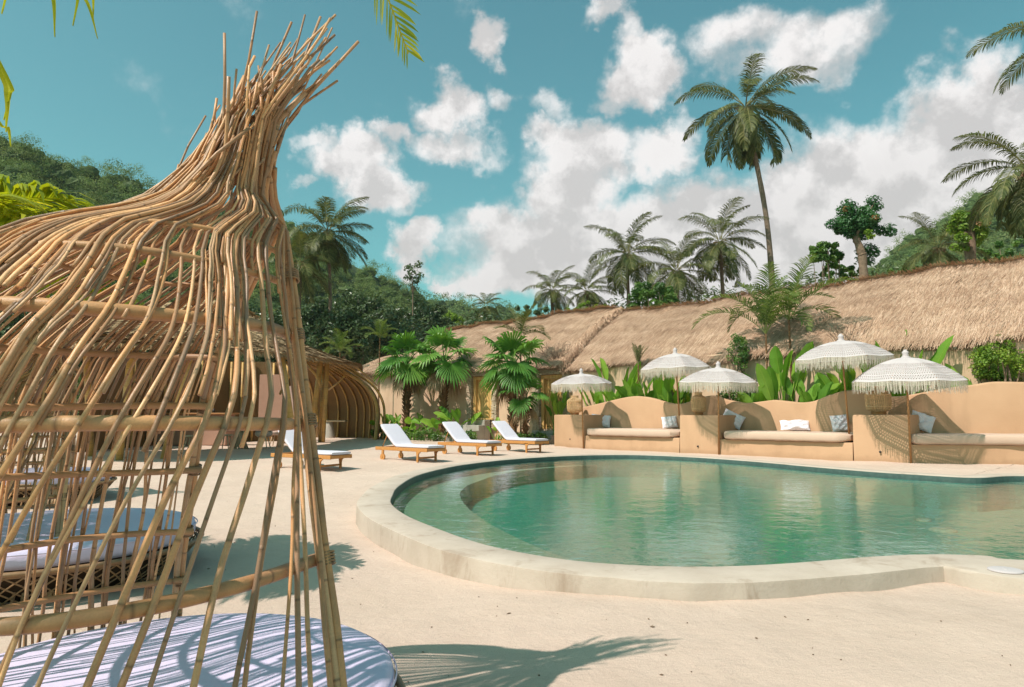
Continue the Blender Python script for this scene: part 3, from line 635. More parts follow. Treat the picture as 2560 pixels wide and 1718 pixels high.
def cushion(P, z0, z1, depth, label):
    P = np.array(P); Pd = catmull(P, 10) if len(P) > 2 else np.linspace(P[0], P[1], 22); o0 = Pd[len(Pd) // 2]
    T = np.gradient(Pd, axis=0); T /= np.linalg.norm(T, axis=1, keepdims=True); N_ = np.c_[-T[:, 1], T[:, 0]]; N_[N_[:, 1] < 0] *= -1
    h = z1 - z0; sec = []
    for a in np.linspace(0, 2 * pi, 26, endpoint=False):
        ca, sa = cos(a), sin(a); sec.append((depth / 2 + np.sign(ca) * abs(ca) ** .22 * depth / 2, h / 2 + np.sign(sa) * abs(sa) ** .35 * h / 2))
    b = MB(); A = []
    s_ = np.linspace(0, 1, len(Pd))
    for i, (p, nn) in enumerate(zip(Pd, N_)):
        e = min(i, len(Pd) - 1 - i); k = {0: .55, 1: .93}.get(e, 1.); wv = .010 * math.sin(i * 1.7)
        A.append([(*(p - o0 + nn * (depth / 2 + (y - depth / 2) * (k if e < 1 else 1) + wv * .6)), h / 2 + (z - h / 2) * k + .004 * math.sin(i * 2.3)) for y, z in sec])
    A = np.array(A); b.grid(A, True)
    for row in (A[0], A[-1]): b.grid(np.array([row, row * .02 + row.mean(0) * .98]), True)
    o = b.build('seat_cushion', M['cushion'], None, True, 60); o.location = (o0[0], o0[1], z0); return tag(o, label, 'cushion', 'seat pads on the plaster bench')
fo = -nrm * .085
cushion([MAIN[0] + fo + axm * .02, MAIN[1] + fo - axm * .12], PL + .003, PL + .245, 1.28, 'beige seat pad of the bench bay farthest left, beneath the smallest umbrella')
cushion([MAIN[2] + fo + axm * .04, MAIN[3] + fo - axm * .12], PL + .003, PL + .245, 1.28, 'beige seat pad of the middle bench bay, carrying three pillows')
cushion([MAIN[4] + fo + axm * .03, MAIN[5] + fo, MAIN[6] + fo], PL + .003, PL + .25, 1.26, 'beige seat pad of the bench bay at the right edge, carrying one tilted pillow')
# small wall lights, the dark spots on the block fronts
for (px, py, d_, lab) in ((1425, 1098, None, 'small dark wall spout on the left end block'), (1744, 1116, None, 'small dark wall spout on the block between first and middle bay'), (2200, 1130, None, 'small dark wall spout on the block below the woven lantern at right')):
    h = hit(px, BP); p = at(px, py, h[1]); b = MB(); ax = -nrm; P = [np.array([0, 0, 0]) + np.array([*nrm, 0]) * .09, np.array([*(-nrm * .006), 0])]
    b.tube(P, .024, 14); b.tube([P[1], P[1] - np.array([*nrm, 0]) * .006], [.018, .012], 12); o = b.build('wall_spout', M['dark']); o.location = p; tag(o, lab, 'spout', 'spouts in the bench blocks')
# pillows
def pillow(w, h, seed):
    lr = np.random.default_rng(seed); n = 19; u = np.linspace(-1, 1, n); b = MB(); g = lr.normal(0, 1, (4, 4))
    X, Y = np.meshgrid(u, u, indexing='ij'); pin = 1 - .045 * (1 - np.abs(Y) ** 2) * np.abs(X) ** 2; pin2 = 1 - .045 * (1 - np.abs(X) ** 2) * np.abs(Y) ** 2
    th = (np.clip(1 - X ** 4, 0, 1) * np.clip(1 - Y ** 4, 0, 1)) ** .55
    wr = sum(g[i, j] * np.sin((i + 1.3) * 2.1 * X + j) * np.cos((j + .8) * 2.3 * Y + i) for i in range(4) for j in range(4)) * .012
    for sg in (1, -1):
        A = np.stack([X * w / 2 * pin, sg * th * (.085 + wr) + 0 * X, Y * h / 2 * pin2], -1); b.grid(A, flip=sg > 0)
    return b
pls = [(1502, 1071, 47, 29, -6, 20, 'white pillow leaning on the bench back beneath the smallest umbrella', 1.10), (1674, 1060, 36, 28, 6, 18, 'white pillow at the right end of the left bench bay', 1.15),
       (1832, 1060, 50, 34, -28, 20, 'white pillow tilted on its corner at the left end of the middle bay', 1.10), (1987, 1063.5, 66, 26, 0, 34, 'wide white pillow alone in the sun on the middle bay', 1.05), (2099, 1060, 38, 38, 6, 15, 'white pillow in dappled shade at the right end of the middle bay', 1.1), (2305, 1060, 51, 43, -24, 24, 'white pillow tipped over on the right bench bay, behind the umbrella pole', 1.0)]
for k, (px, py, w, h, roll, lean, lab, off) in enumerate(pls):
    hh = hit(px, MAIN + nrm * off); d_ = hh[1]; p = at(px, py, d_); s_ = d_ / FPX
    b = pillow(w * s_ * 1.04, h * s_ * 1.08, k); o = b.build('pillow', M['pillow']); o.location = p
    from mathutils import Matrix
    face = math.atan2(nrm[1], nrm[0]) - pi / 2
    o.matrix_world = Matrix.Translation(p) @ Matrix.Rotation(face * .3, 4, 'Z') @ Matrix.Rotation(R(-lean), 4, 'X') @ Matrix.Rotation(R(-roll), 4, 'Y')
    zmin = min((o.matrix_world @ v.co).z for v in o.data.vertices); o.location.z += (PL + .243) - zmin
    tag(o, lab, 'pillow', 'white pillows on the bench')
# lanterns: caned lamp with narrow neck and ring frame
def lantern(h, r, label, loc_, rnd):
    c = thing('woven_lantern', loc_, label, 'lantern', 'woven lanterns on the bench blocks'); lr = np.random.default_rng(rnd)
    pr = [(.62, .12), (.78, .14), (.93, .19), (1., .28), (1., .68), (.95, .76), (.80, .80), (.52, .82), (.50, .84), (.50, .98)]
    pz = np.array([q[1] * h for q in pr]); pr_ = np.array([q[0] * r for q in pr]); b = MB()
    for k in range(40):
        for sg in (-1, 1):
            z = np.linspace(pz[0], pz[-1], 15); a = 2 * pi * k / 40 + sg * .5 * (z - z[0]) / h; q = np.interp(z, pz, pr_); b.tube(np.c_[q * np.cos(a), q * np.sin(a), z], .0042, 4, lr.random(), False)
    for z in np.linspace(pz[0], pz[-1], 26):
        a = np.linspace(0, 2 * pi, 29); q = np.interp(z, pz, pr_); b.tube(np.c_[q * np.cos(a), q * np.sin(a), 0 * a + z], .0038, 4, lr.random(), False)
    b.build('cane_shade', M['lantern'], c); b = MB()
    for k in range(8):
        a = 2 * pi * k / 8; z = np.linspace(pz[0], pz[6], 12); q = np.interp(z, pz, pr_) + .004; b.tube(np.c_[q * cos(a), q * sin(a), z], .007, 5, .8)
    for z in (pz[0], pz[3], pz[4], pz[7], pz[9]):
        a = np.linspace(0, 2 * pi, 33); q = np.interp(z, pz, pr_) + .004; b.tube(np.c_[q * np.cos(a), q * np.sin(a), 0 * a + z], .008, 6, .6, False)
    b.build('ring_frame', M['lantern'], c); b = MB(); b.lathe([(.001, 0), (.55 * r, 0), (.58 * r, .02), (.55 * r, .12 * h), (.001, .12 * h)], 24); b.build('foot', M['polewood'], c)
    return c
for (px, d_off, w, pyt, lab, s_) in ((1437, .75, 37, 989, 'round woven lantern on the left end block, in front of the carved door', 3), (1747, .55, 36, 980, 'woven lantern on the block between the first and the middle bay', 4), (2197, .55, 58, 965, 'largest woven lantern, on the block between the middle and the right bay', 5)):
    P_ = (BP if px < 1461 else MAIN); hh = hit(px, (np.vstack([BP[0], BP[1]]) + nrm * d_off) if px < 1461 else MAIN + nrm * d_off)
    if hh is None: hh = BP[:2].mean(0) + nrm * d_off
    zt = BH + (.02 if px > 2000 else 0); top_ = at(px, pyt, hh[1])[2]; lantern(top_ - zt, w / 2 / FPX * hh[1], lab, (hh[0], hh[1], zt + .002), s_)
# ================================================================ umbrellas
def umbrella(base, dia, zrim, ztop, label, seed, tilt=(0, 0), lace=True):
    lr = np.random.default_rng(seed); c = thing('fringed_umbrella', base, label, 'umbrella', 'fringed umbrellas over the plaster bench'); Rr = dia / 2; H_ = ztop - zrim; z0 = zrim - base[2]
    pole = MB(); pole.tube([(0, 0, 0), (tilt[0] * .5, tilt[1] * .5, (z0 + H_) * .5), (tilt[0], tilt[1], z0 + H_ - .02)], .023, 10); pole.build('pole', M['polewood'], c)
    na, nr = 96, 15; a = np.linspace(0, 2 * pi, na, endpoint=False); fr_ = np.linspace(0.02, 1, nr); A = []
    rib = np.abs(((a * 8 / (2 * pi)) % 1) - .5) * 2       # 1 at a rib, 0 between
    def surf(f, an, rb):
        r_ = Rr * f * (cos(pi / 8) + (1 - cos(pi / 8)) * rb ** 1.5 if True else 1)
        z = z0 + H_ * (1 - (.16 * f + .84 * f ** 2.2)) - .035 * (1 - rb) * f * (1 - f * .3)
        return r_, z
    def P3(f, k):
        r_, z = surf(f, a[k % na], rib[k % na]); tz = (z - 0) / (z0 + H_); return np.array([r_ * cos(a[k % na]) + tilt[0] * tz, r_ * sin(a[k % na]) + tilt[1] * tz, z - r_ * cos(a[k % na]) * tilt[0] * .35 - r_ * sin(a[k % na]) * tilt[1] * .35])
    for f in fr_: A.append([P3(f, k) for k in range(na)])
    ks = max(i for i in range(nr) if fr_[i] < .56)
    b = MB(); b.grid(np.array(A[:ks + 1]), True, flip=True)
    # the outer part is open crochet: crossing diagonal bands, with closed hems
    f0 = fr_[ks]; rowsf = np.linspace(f0, .975, 17); nd = 130
    def PF(f, x):
        x = x % na; i = int(x); t_ = x - i; return P3(f, i) * (1 - t_) + P3(f, i + 1) * t_
    st = na / nd
    for k in range(nd):
        for sg in (-1, 1):
            L_ = [PF(f, k * st + sg * st * .5 * i) for i, f in enumerate(rowsf)]; R2 = [PF(f, k * st + sg * st * .5 * i + st * .52) for i, f in enumerate(rowsf)]
            up = [0, 0, .002 * sg]; b.grid(np.array([[p + up for p in L_], [p + up for p in R2]]), flip=True)
    for f in (.66, .76, .86): b.grid(np.array([[P3(f - .009, k) + [0, 0, .004] for k in range(na)], [P3(f + .009, k) + [0, 0, .004] for k in range(na)]]), True, flip=True)
    b.grid(np.array([[P3(f, k) for k in range(na)] for f in (.965, 1.)]), True, flip=True)
    can = b.build('canopy', M['canvas'], c)
    b = MB()                                             # stitched seam bands near the rim
    for f in (.80, .87, .93):
        b.grid(np.array([[P3(f - .006, k) + [0, 0, .006] for k in range(na)], [P3(f + .006, k) + [0, 0, .005] for k in range(na)]]), True, flip=True)
    b.build('seam_band', M['canvas'], can)
    b = MB(); FL = .30; nstr = 250                       # knotted net above, loose cords below
    rim = np.array([P3(1., k) for k in range(na + 1)]); ang = np.linspace(0, na, nstr + 1)
    def rimp(x): x = x % na; i = int(x); t_ = x - i; return rim[i] * (1 - t_) + rim[i + 1] * t_
    for k in range(nstr):
        x = ang[k]; step = na / nstr
        for sg in (-2.5, 2.5):
            p0 = rimp(x); p1 = rimp(x + sg * step) - [0, 0, .10]; w = .0035; d = unit(rimp(x + .5) - p0) * w; b.add([p0 - d, p0 + d, p1 + d, p1 - d], [[0, 1, 2, 3]], None, lr.random())
        for m in range(2):
            p0 = rimp(x + lr.uniform(-.2, .2)) - [0, 0, .09 if m == 0 else .0]; l_ = FL * lr.uniform(.62, 1.) - (.09 if m == 0 else 0.); sw = lr.normal(0, .012, 2); d = unit(rimp(x + .5) - p0) * lr.uniform(.0045, .0075)
            p1 = p0 + [sw[0] * .5, sw[1] * .5, -l_ * .55]; p2 = p0 + [sw[0], sw[1], -l_]; b.add([p0 - d, p0 + d, p1 + d, p1 - d, p2 + d * .8, p2 - d * .8], [[0, 1, 2, 3], [3, 2, 4, 5]], None, lr.random())
    b.build('fringe', M['fringe'], can)
    b = MB()
    for k in range(8):
        kk = k * 12 + 0
        kk = [i for i in range(na) if rib[i] > .99][k % max(1, len([i for i in range(na) if rib[i] > .99]))] if any(rib > .99) else kk
        b2 = MB(); b2.tube([P3(f, kk) - [0, 0, .022] for f in np.linspace(.04, 1, 12)], .0095, 5); b2.build('rib', M['polewood'], c)
        hub = np.array([tilt[0] * .8, tilt[1] * .8, z0 + H_ * .15 - .12]); b.tube([hub, P3(.5, kk) - [0, 0, .03]], .007, 5)
    b.tube([(tilt[0] * .8, tilt[1] * .8, z0 + H_ * .15 - .16), (tilt[0] * .8, tilt[1] * .8, z0 + H_ * .15 - .06)], .042, 12); b.build('strut_hub', M['polewood'], c)
    b = MB(); fz = z0 + H_ - .01; s_ = Rr / 1.2 * 1.25; b.lathe([(.001, -.03), (.085 * s_, -.03), (.075 * s_, .02), (.045 * s_, .04), (.06 * s_, .065), (.04 * s_, .085), (.062 * s_, .115), (.045 * s_, .15), (.03 * s_, .16), (.034 * s_, .18), (.001, .195)], 20, (tilt[0], tilt[1], fz)); b.build('finial', M['canvas'], c)
    return c
def umb(px, pyl, pyt, wpx, base, label, seed, tilt=(0, 0), dscale=1.):
    d_ = base[1]; zr = at(px, pyl, d_)[2]; zt = at(px, pyt, d_)[2]; umbrella(base, wpx / FPX * d_ * 1.0, zr, zt, label, seed, tilt)
g = lambda px, off: hit(px, MAIN + nrm * off)
p = BP[1] - nrm * .04; umb(1457, 959, 935, 151, (p[0], p[1], -.03), 'smallest fringed umbrella, at the left end of the bench by the carved door', 1, (-.06, -.1))
h = g(1698, .45); umb(1697, 922, 884, 178, (h[0], h[1], BH - .02), 'fringed umbrella rising from the block between the left and the middle bay', 2, (-.08, 0))
p = MAIN[2] - nrm * .05; umb(1803, 956, 920, 196, (p[0], p[1], -.03), 'fringed umbrella with its pole on the sand at the left end of the middle bay', 3, (.03, -.1))
h = g(2121, .35); umb(2108, 897, 852, 236, (h[0], h[1], PL - .02), 'highest fringed umbrella, above the right end of the middle bay', 4, (-.1, 0))
p = MAIN[4] - nrm * .05; umb(2274, 953, 894, 259, (p[0], p[1], -.03), 'widest and nearest fringed umbrella, at the left end of the right bay', 5, (-.03, -.08))
h = hit(2660, np.vstack([MAIN, [17., 14.]])); umb(2662, 871, 815, 258, (14.0 * .81 + .55, 14.0, -.03), 'fringed umbrella cut off by the right edge of the picture, only its rim showing', 6)
# ================================================================ thatched villas
VA = unit(np.array([.75, -.66])); VN = np.array([-VA[1], VA[0]]); VO = np.array([2.85, 26.2])
def vp(u, o, z=0.): q = VO + VA * u + VN * o; return np.array([q[0], q[1], z])
def thatch_roof(parent, mname, grid_pts, nblade, blade_l, seed, eave_rows=None, width=.022):
    # grid_pts (m rows from ridge to eave, n cols, 3): solid skin + straw laid down the slope
    lr = np.random.default_rng(seed); G = np.asarray(grid_pts, float); m, n = G.shape[:2]; b = MB()
    b.grid(G, rnd=.35); 
    # thickness at the eave
    und = G.copy(); und[..., 2] -= .28; b.grid(und, rnd=.1, flip=True)
    for A in (np.array([G[-1], und[-1]]), np.array([G[:, 0], und[:, 0]]), np.array([und[:, -1], G[:, -1]])): b.grid(A, rnd=.15)
    # blades
    fu = lr.uniform(0, 1, nblade) ** .92; fv = lr.uniform(0, 1, nblade); i = fu * (m - 1); j = fv * (n - 1)
    def samp(i, j):
        i = np.clip(i, 0, m - 1.001); j = np.clip(j, 0, n - 1.001); a, c = i.astype(int), j.astype(int); s_, t_ = (i - a)[:, None], (j - c)[:, None]
        return (G[a, c] * (1 - s_) + G[a + 1, c] * s_) * (1 - t_) + (G[a, c + 1] * (1 - s_) + G[a + 1, c + 1] * s_) * t_
    P0 = samp(i, j); Dn = samp(np.minimum(i + .3, m - 1.002), j) - samp(np.minimum(i + .3, m - 1.002) - .3, j); Dn /= np.linalg.norm(Dn, axis=1, keepdims=True)
    Ac = samp(i, np.minimum(j + .3, n - 1.002)) - samp(i, np.minimum(j + .3, n - 1.002) - .3); Ac /= np.linalg.norm(Ac, axis=1, keepdims=True)
    Nn = np.cross(Ac, Dn); Nn *= np.sign(Nn[:, 2:3]); k = len(P0)
    L = blade_l * lr.uniform(.5, 1.25, k)[:, None]; dev = lr.normal(-.14, .13, k)[:, None]; D = Dn + Ac * dev; D /= np.linalg.norm(D, axis=1, keepdims=True)
    lift = lr.uniform(.002, .028, k)[:, None]; P1 = P0 + D * L + Nn * lift; P0 = P0 + Nn * lr.uniform(-.01, .02, k)[:, None]
    w = (width * lr.uniform(.6, 1.3, k))[:, None] * np.cross(Nn, D); V = np.stack([P0 - w / 2, P0 + w / 2, P1 + w * .3, P1 - w * .3], 1).reshape(-1, 3)
    b.add(V, np.arange(4 * k).reshape(-1, 4), None, np.repeat(np.clip(lr.beta(2.2, 2.2, k) + .10 * np.sin(fu * 44 + .6 * np.sin(fv * 60)), 0, 1), 4))
    # shaggy eave
    ne = int(nblade * .14); j = lr.uniform(0, 1, ne) * (n - 1); lay = lr.uniform(0, 1, ne); i = np.full(ne, m - 1.01); P0 = samp(i - lay * .5, j); P0[:, 2] -= lay * .24
    D = np.stack([lr.normal(0, .16, ne), lr.normal(0, .16, ne), -np.ones(ne)], 1) + .55 * (samp(i, j) - samp(i - .3, j)) / np.linalg.norm(samp(i, j) - samp(i - .3, j), axis=1, keepdims=True); D /= np.linalg.norm(D, axis=1, keepdims=True)
    P1 = P0 + D * (lr.uniform(.10, .30, ne))[:, None]; Ac = samp(i, np.minimum(j + .3, n - 1.002)) - samp(i, np.minimum(j + .3, n - 1.002) - .3); Ac /= np.linalg.norm(Ac, axis=1, keepdims=True)
    w = Ac * (width * 1.5 * lr.uniform(.6, 1.3, ne))[:, None]; V = np.stack([P0 - w / 2, P0 + w / 2, P1 + w * .2, P1 - w * .2], 1).reshape(-1, 3)
    b.add(V, np.arange(4 * ne).reshape(-1, 4), None, np.repeat(lr.beta(1.6, 2.4, ne), 4))
    # untidy ridge
    nr_ = int(nblade * .06); j = lr.uniform(0, 1, nr_) * (n - 1); P0 = samp(np.abs(lr.normal(0, .35, nr_)), j) + np.stack([0 * j, 0 * j, lr.uniform(-.02, .07, nr_)], 1)
    Ac = samp(0 * j, np.minimum(j + .3, n - 1.002)) - samp(0 * j, np.minimum(j + .3, n - 1.002) - .3); Ac /= np.linalg.norm(Ac, axis=1, keepdims=True)
    D = Ac * np.sign(lr.uniform(-1, 1, nr_))[:, None] + lr.normal(0, .22, (nr_, 3)); D[:, 2] *= .5; P1 = P0 + D * lr.uniform(.2, .55, nr_)[:, None]; up = np.tile([0, 0, 1.], (nr_, 1)); w = np.cross(D, up); w /= np.maximum(np.linalg.norm(w, axis=1, keepdims=True), 1e-6); w = (w * .6 + up * .5) * width
    V = np.stack([P0 - w / 2, P0 + w / 2, P1 + w * .3, P1 - w * .3], 1).reshape(-1, 3); b.add(V, np.arange(4 * nr_).reshape(-1, 4), None, np.repeat(lr.beta(2, 3.2, nr_), 4))
    return b.build('thatch_roof', M[mname], parent, False)
def roof_grid(u0, u1, eo, ez, ro, rz, m, n, seed, sag=.16, left=None, right=None):
    lr = np.random.default_rng(seed); A = np.zeros((m, n, 3)); ph = lr.uniform(0, 6.28, 6)
    for i in range(m):
        f = i / (m - 1)
        for j in range(n):
            g_ = j / (n - 1); ua = u0 + (left or 0) * f; ub = u1 + (right or 0) * f; u = ua + (ub - ua) * g_
            z = rz + (ez(u) - rz) * (.93 * f + .07 * f * f) if False else rz(u) + (ez(u) - rz(u)) * f
            z += sag * sin(pi * f) + .05 * sin(u * 1.1 + ph[0] + f * 3) + .035 * sin(u * 2.7 + ph[1] - f * 5) + .02 * sin(u * 5.3 + ph[2] + f * 9)
            A[i, j] = vp(u, ro + (eo - ro) * f, z)
    # rounded ridge then the back slope
    back = [A[0] + np.array([*(VN * k), 0]) + np.array([0, 0, dz]) for k, dz in ((3.2, -2.2), (1.4, -.85), (.45, -.13))]
    return np.vstack([np.array(back), A])
def rel(P, o): return np.asarray(P, float) - np.asarray(o, float)
# right villa: eave z 3.13 at right, 2.97 at its left end; ridge z 5.7 -> 5.42
vo = vp(7, 0, 0)
vr = thing('thatched_villa', vo, 'long ochre villa with the large thatched roof behind the umbrellas', 'villa')
Gr = roof_grid(-.25, 24., -.22, lambda u: 3.05 + .011 * (u) + .02 * sin(u * .9), 3.3, lambda u: 5.43 + .021 * u, 12, 60, 2, left=-.25)
thatch_roof(vr, 'thatch', rel(Gr, vo), 120000, .46, 21, None, .0135)
# left villa: verge oversails the right one
vo2 = vp(-7, 0, 0)
vl = thing('thatched_villa', vo2, 'smaller ochre villa with a hipped thatched roof behind the fan palms', 'villa')
Gl = roof_grid(-13.4, -.55, -.25, lambda u: 3.13 - .012 * (u + 7), 3.3, lambda u: 5.62 + .018 * (u + .5) - .9 * ss((-10.6 - u) / 3.), 12, 44, 5, left=-2.3, right=-.35)
Gl[..., 2] += .10
thatch_roof(vl, 'thatch', rel(Gl, vo2), 80000, .48, 22, None, .016)
# hip at the far left end and ragged verge at the right end of the left villa
b = MB(); lr = np.random.default_rng(3)
edge = Gl[3:, -1]; tt = np.linspace(0, 1, 900) 
k = 5200; f = lr.uniform(0, 1, k); idx_ = f * (len(edge) - 1.001); ii = idx_.astype(int); P0 = edge[ii] * (1 - (idx_ - ii))[:, None] + edge[ii + 1] * (idx_ - ii)[:, None]
P0 = P0 + np.outer(lr.uniform(-.22, .10, k), [*VA, 0]) + np.stack([0 * f, 0 * f, lr.uniform(-.25, .06, k)], 1)
sl = unit(edge[-1] - edge[0]); D = np.outer(np.ones(k), np.array([*VA, 0]) * .55 + sl * .75 + np.array([0, 0, -.35])) + lr.normal(0, .22, (k, 3)); D /= np.linalg.norm(D, axis=1, keepdims=True)
P1 = P0 + D * lr.uniform(.2, .5, k)[:, None]; w = np.cross(D, np.tile([*(-VN), .4], (k, 1))); w /= np.linalg.norm(w, axis=1, keepdims=True); w *= .024
V = np.stack([P0 - w / 2, P0 + w / 2, P1 + w * .2, P1 - w * .2], 1).reshape(-1, 3); b.add(rel(V, vo2), np.arange(4 * k).reshape(-1, 4), None, np.repeat(lr.beta(1.7, 2.6, k), 4)); b.build('verge', M['thatch'], vl, False)
M['thatchdark'] = M['thatch']
b = MB(); hip = [Gl[3, 0], Gl[-1, 0], vp(-13.4 - 2.6, 6.5, 3.0), Gl[0, 0]]; A = []
for f in np.linspace(0, 1, 6): A.append([Gl[3, 0] * (1 - f) + (Gl[-1, 0] * (1 - g_) + vp(-16.2, 7., 3.) * g_) * f for g_ in np.linspace(0, 1, 8)])
b.grid(rel(np.array(A), vo2), rnd=.4); b.build('hip_end', M['thatch'], vl, False)
# walls with door openings
def wall_seg(parent, o, u0, u1, z0, z1, off=0., th=.25, name=None):
    b = MB(); P = [vp(u0, off)[:2], vp(u1, off)[:2], vp(u1, off + th)[:2], vp(u0, off + th)[:2]]; b.prism([np.array(p) - np.asarray(o)[:2] for p in P], z0, z1); return b
def villa_wall(parent, o, segs, name='wall'):
    b = MB()
    for (u0, u1, z0, z1, off, th) in segs:
        P = [vp(u0, off)[:2], vp(u1, off)[:2], vp(u1, off + th)[:2], vp(u0, off + th)[:2]]; b.prism([np.array(p) - np.asarray(o)[:2] for p in P], z0, z1)
    return b.build(name, M['wall'], parent, False)
D1 = (-2.22, -1.06, .52, 2.68)         # carved door of the right villa
D2 = (-6.05, -4.85, .92, 2.75)         # plain door of the left villa
villa_wall(vr, vo, [(-.15, 24., -.1, 3.08, -.20, .25)])
villa_wall(vl, vo2, [(-14.3, D2[0] - .15, -.1, 3.22, 0, .25), (D2[1] + .15, D1[0] - .30, -.1, 3.12, 0, .25), (D2[0] - .15, D2[1] + .15, -.1, D2[2], .0, .25), (D2[0] - .15, D2[1] + .15, D2[3], 3.1, .0, .25), (D1[0] - .30, D1[1] + .30, -.1, D1[2], 0, .25), (-.7, -.16, -.1, 3.02, 0, .25)])
def stone_mat():
    t = NT('stacked_stone'); p = t.gen(); br = t.n('TexBrick', {'Vector': t.n('CombineXYZ', {0: t.math('MULTIPLY', t.n('SeparateXYZ', {0: p}).outputs[0], 1.), 1: t.n('SeparateXYZ', {0: p}).outputs[2], 2: 0.}).outputs[0], 'Color1': (.62, .51, .38, 1), 'Color2': (.42, .32, .22, 1), 'Mortar': (.22, .165, .11, 1), 'Scale': 1., 'Mortar Size': .008, 'Brick Width': .22, 'Row Height': .052, 'Bias': .1})
    f = t.noise(p, 14., 5.); col = t.mix(t.rng(f, .3, .75, 0, .6), br.outputs['Color'], (.50, .40, .29, 1))
    return t.out(t.pbr(col, .9, t.bump(t.math('ADD', t.math('MULTIPLY', br.outputs['Fac'], -1.), t.math('MULTIPLY', f, .6)), .8, .03), .15))
M['stone'] = stone_mat()
def surround(parent, o, D, sw):
    u0, u1, z0, z1 = D; lr = np.random.default_rng(int(z0 * 100)); b = MB(); ax = np.array([[*VA, 0], [*VN, 0], [0, 0, 1]])
    def course(ua, ub, za, zb):
        z = za
        while z < zb - .01:
            hgt = min(lr.uniform(.045, .085), zb - z); u = ua
            while u < ub - .01:
                L_ = min(lr.uniform(.12, .34), ub - u); b.box(vp(u + L_ / 2, -.05 + lr.uniform(-.02, .02), z + hgt / 2) - o, (L_ - .008, .20, hgt - .008), ax, lr.random()); u += L_
            z += hgt
    course(u0 - sw, u0 - .004, z0 - .45, z1 + .42); course(u1 + .004, u1 + sw, z0 - .45, z1 + .42); course(u0, u1, z1 + .004, z1 + .42); b.build('stone_surround', M['stone'], parent, False)
surround(vl, vo2, D1, .36); surround(vl, vo2, D2, .30)
def door(parent, o, D, carved):
    u0, u1, z0, z1 = D; ax = np.array([[*VA, 0], [*VN, 0], [0, 0, 1]]); b = MB(); fw = .15; dr = None
    for (ua, ub, za, zb) in ((u0, u0 + fw, z0, z1), (u1 - fw, u1, z0, z1), (u0 + fw, u1 - fw, z1 - fw, z1)): b.box(vp((ua + ub) / 2, .05, (za + zb) / 2) - o, (ub - ua - .004, .16, zb - za - .004), ax, 0, .012)
    lf = MB(); w_ = u1 - u0 - 2 * fw; nb_ = 5 if not carved else 4
    for k in range(nb_): lf.box(vp(u0 + fw + w_ * (k + .5) / nb_, .12, (z0 + z1 - fw) / 2) - o, (w_ / nb_ - .01, .06, z1 - fw - z0 - .01), ax, 0, .008)
    d_ = lf.build('door', M['doorwood'], parent, False)
    fo_ = b.build('door_frame', M['doorwood'], d_, False)
    if carved:                                            # deep wavy relief carved down the leaf
        b = MB(); lr = np.random.default_rng(8)
        for k in range(9):
            uu = u0 + fw + w_ * (.08 + .105 * k); z = np.linspace(z0 + .08, z1 - fw - .06, 30); P = [vp(uu + .05 * sin(zz_ * 5.2 + k * .55) + .02 * sin(zz_ * 11 + k), .085, zz_) - o for zz_ in z]; b.tube(P, .016, 5)
        b.build('carving', M['doorwood'], d_)
    b = MB(); b.tube([vp(u1 - fw - .06, .06, (z0 + z1) / 2 - .06) - o, vp(u1 - fw - .06, .06, (z0 + z1) / 2 + .12) - o], .016, 8); b.build('handle', M['dark'], d_)
door(vl, vo2, D1, True); door(vl, vo2, D2, False)
# sill under the left door, wall outlets
ax = np.array([[*VA, 0], [*VN, 0], [0, 0, 1]])
b = MB(); b.box(vp(-5.45, -.06, .895) - vo2, (1.5, .34, .045), ax, 0, .01); b.build('door_sill', M['doorwood'], vl, False)
def steps(D, n_, w_, label, dep=.36):
    u0, u1, z0, z1 = D; o = vp((u0 + u1) / 2, -.5, 0); c = thing('concrete_steps', o, label, 'steps', 'steps up to the villa doors')
    for k in range(n_):
        zt = z0 - .06 - (z0 - .06) / n_ * k; b = MB(); wk = w_ + .22 * k; b.box(vp((u0 + u1) / 2 - .10 * k, -.20 - dep / 2 - dep * k, zt / 2 - .05) - o, (wk, dep - .004, zt + .1), ax, 0, .012); b.build('step', M['step'], c, False)
steps(D1, 3, 1.25, 'three concrete steps up to the carved door behind the left bench block'); steps(D2, 4, 1.2, 'four broad concrete steps up to the door between the fan palms')
for (u, z, lab) in ((-2.95, .62, 'pair of dark garden taps on the wall left of the carved door'),):
    o = vp(u, -.03, z); b = MB()
    for k in (-.08, .08): b.tube([(k * VA[0], k * VA[1], 0), (k * VA[0] - VN[0] * .09, k * VA[1] - VN[1] * .09, 0), (k * VA[0] - VN[0] * .11, k * VA[1] - VN[1] * .11, -.06)], .022, 8); b.lathe([(.001, 0), (.05, 0), (.05, .012), (.001, .012)], 12, (k * VA[0] - VN[0] * .08, k * VA[1] - VN[1] * .08, .03))
    q = b.build('garden_tap', M['dark']); q.location = o; tag(q, lab, 'tap')
# ================================================================ bamboo bar
bo = np.array([-9.5, 23., 0.])
bar = thing('bamboo_bar', bo, 'open bamboo bar with a low straw roof behind the woven canopies', 'bar')
EV = catmull(np.array([(-14.2, 19.5, 3.0), (-12.6, 16.6, 2.86), (-10.4, 16.0, 2.82), (-8.5, 16.7, 2.82), (-7.35, 18.6, 2.86), (-6.75, 21., 2.96), (-6.35, 24., 3.03), (-6.05, 26.3, 3.05), (-6.9, 28.6, 3.15), (-9.2, 29.6, 3.2)]), 7)
RG = np.array([(-12.2, 20.5, 4.35), (-11.3, 21.5, 4.62), (-10.3, 22.8, 4.98), (-9.9, 23.6, 5.0), (-9.8, 24.2, 4.98)])
ls_ = np.concatenate([[0], np.cumsum(np.linalg.norm(np.diff(EV, axis=0), axis=1))]); tE = ls_ / ls_[-1]
RGi = np.stack([np.interp(np.clip((tE - .12) / .62, 0, 1), np.linspace(0, 1, len(RG)), RG[:, k]) for k in range(3)], 1)
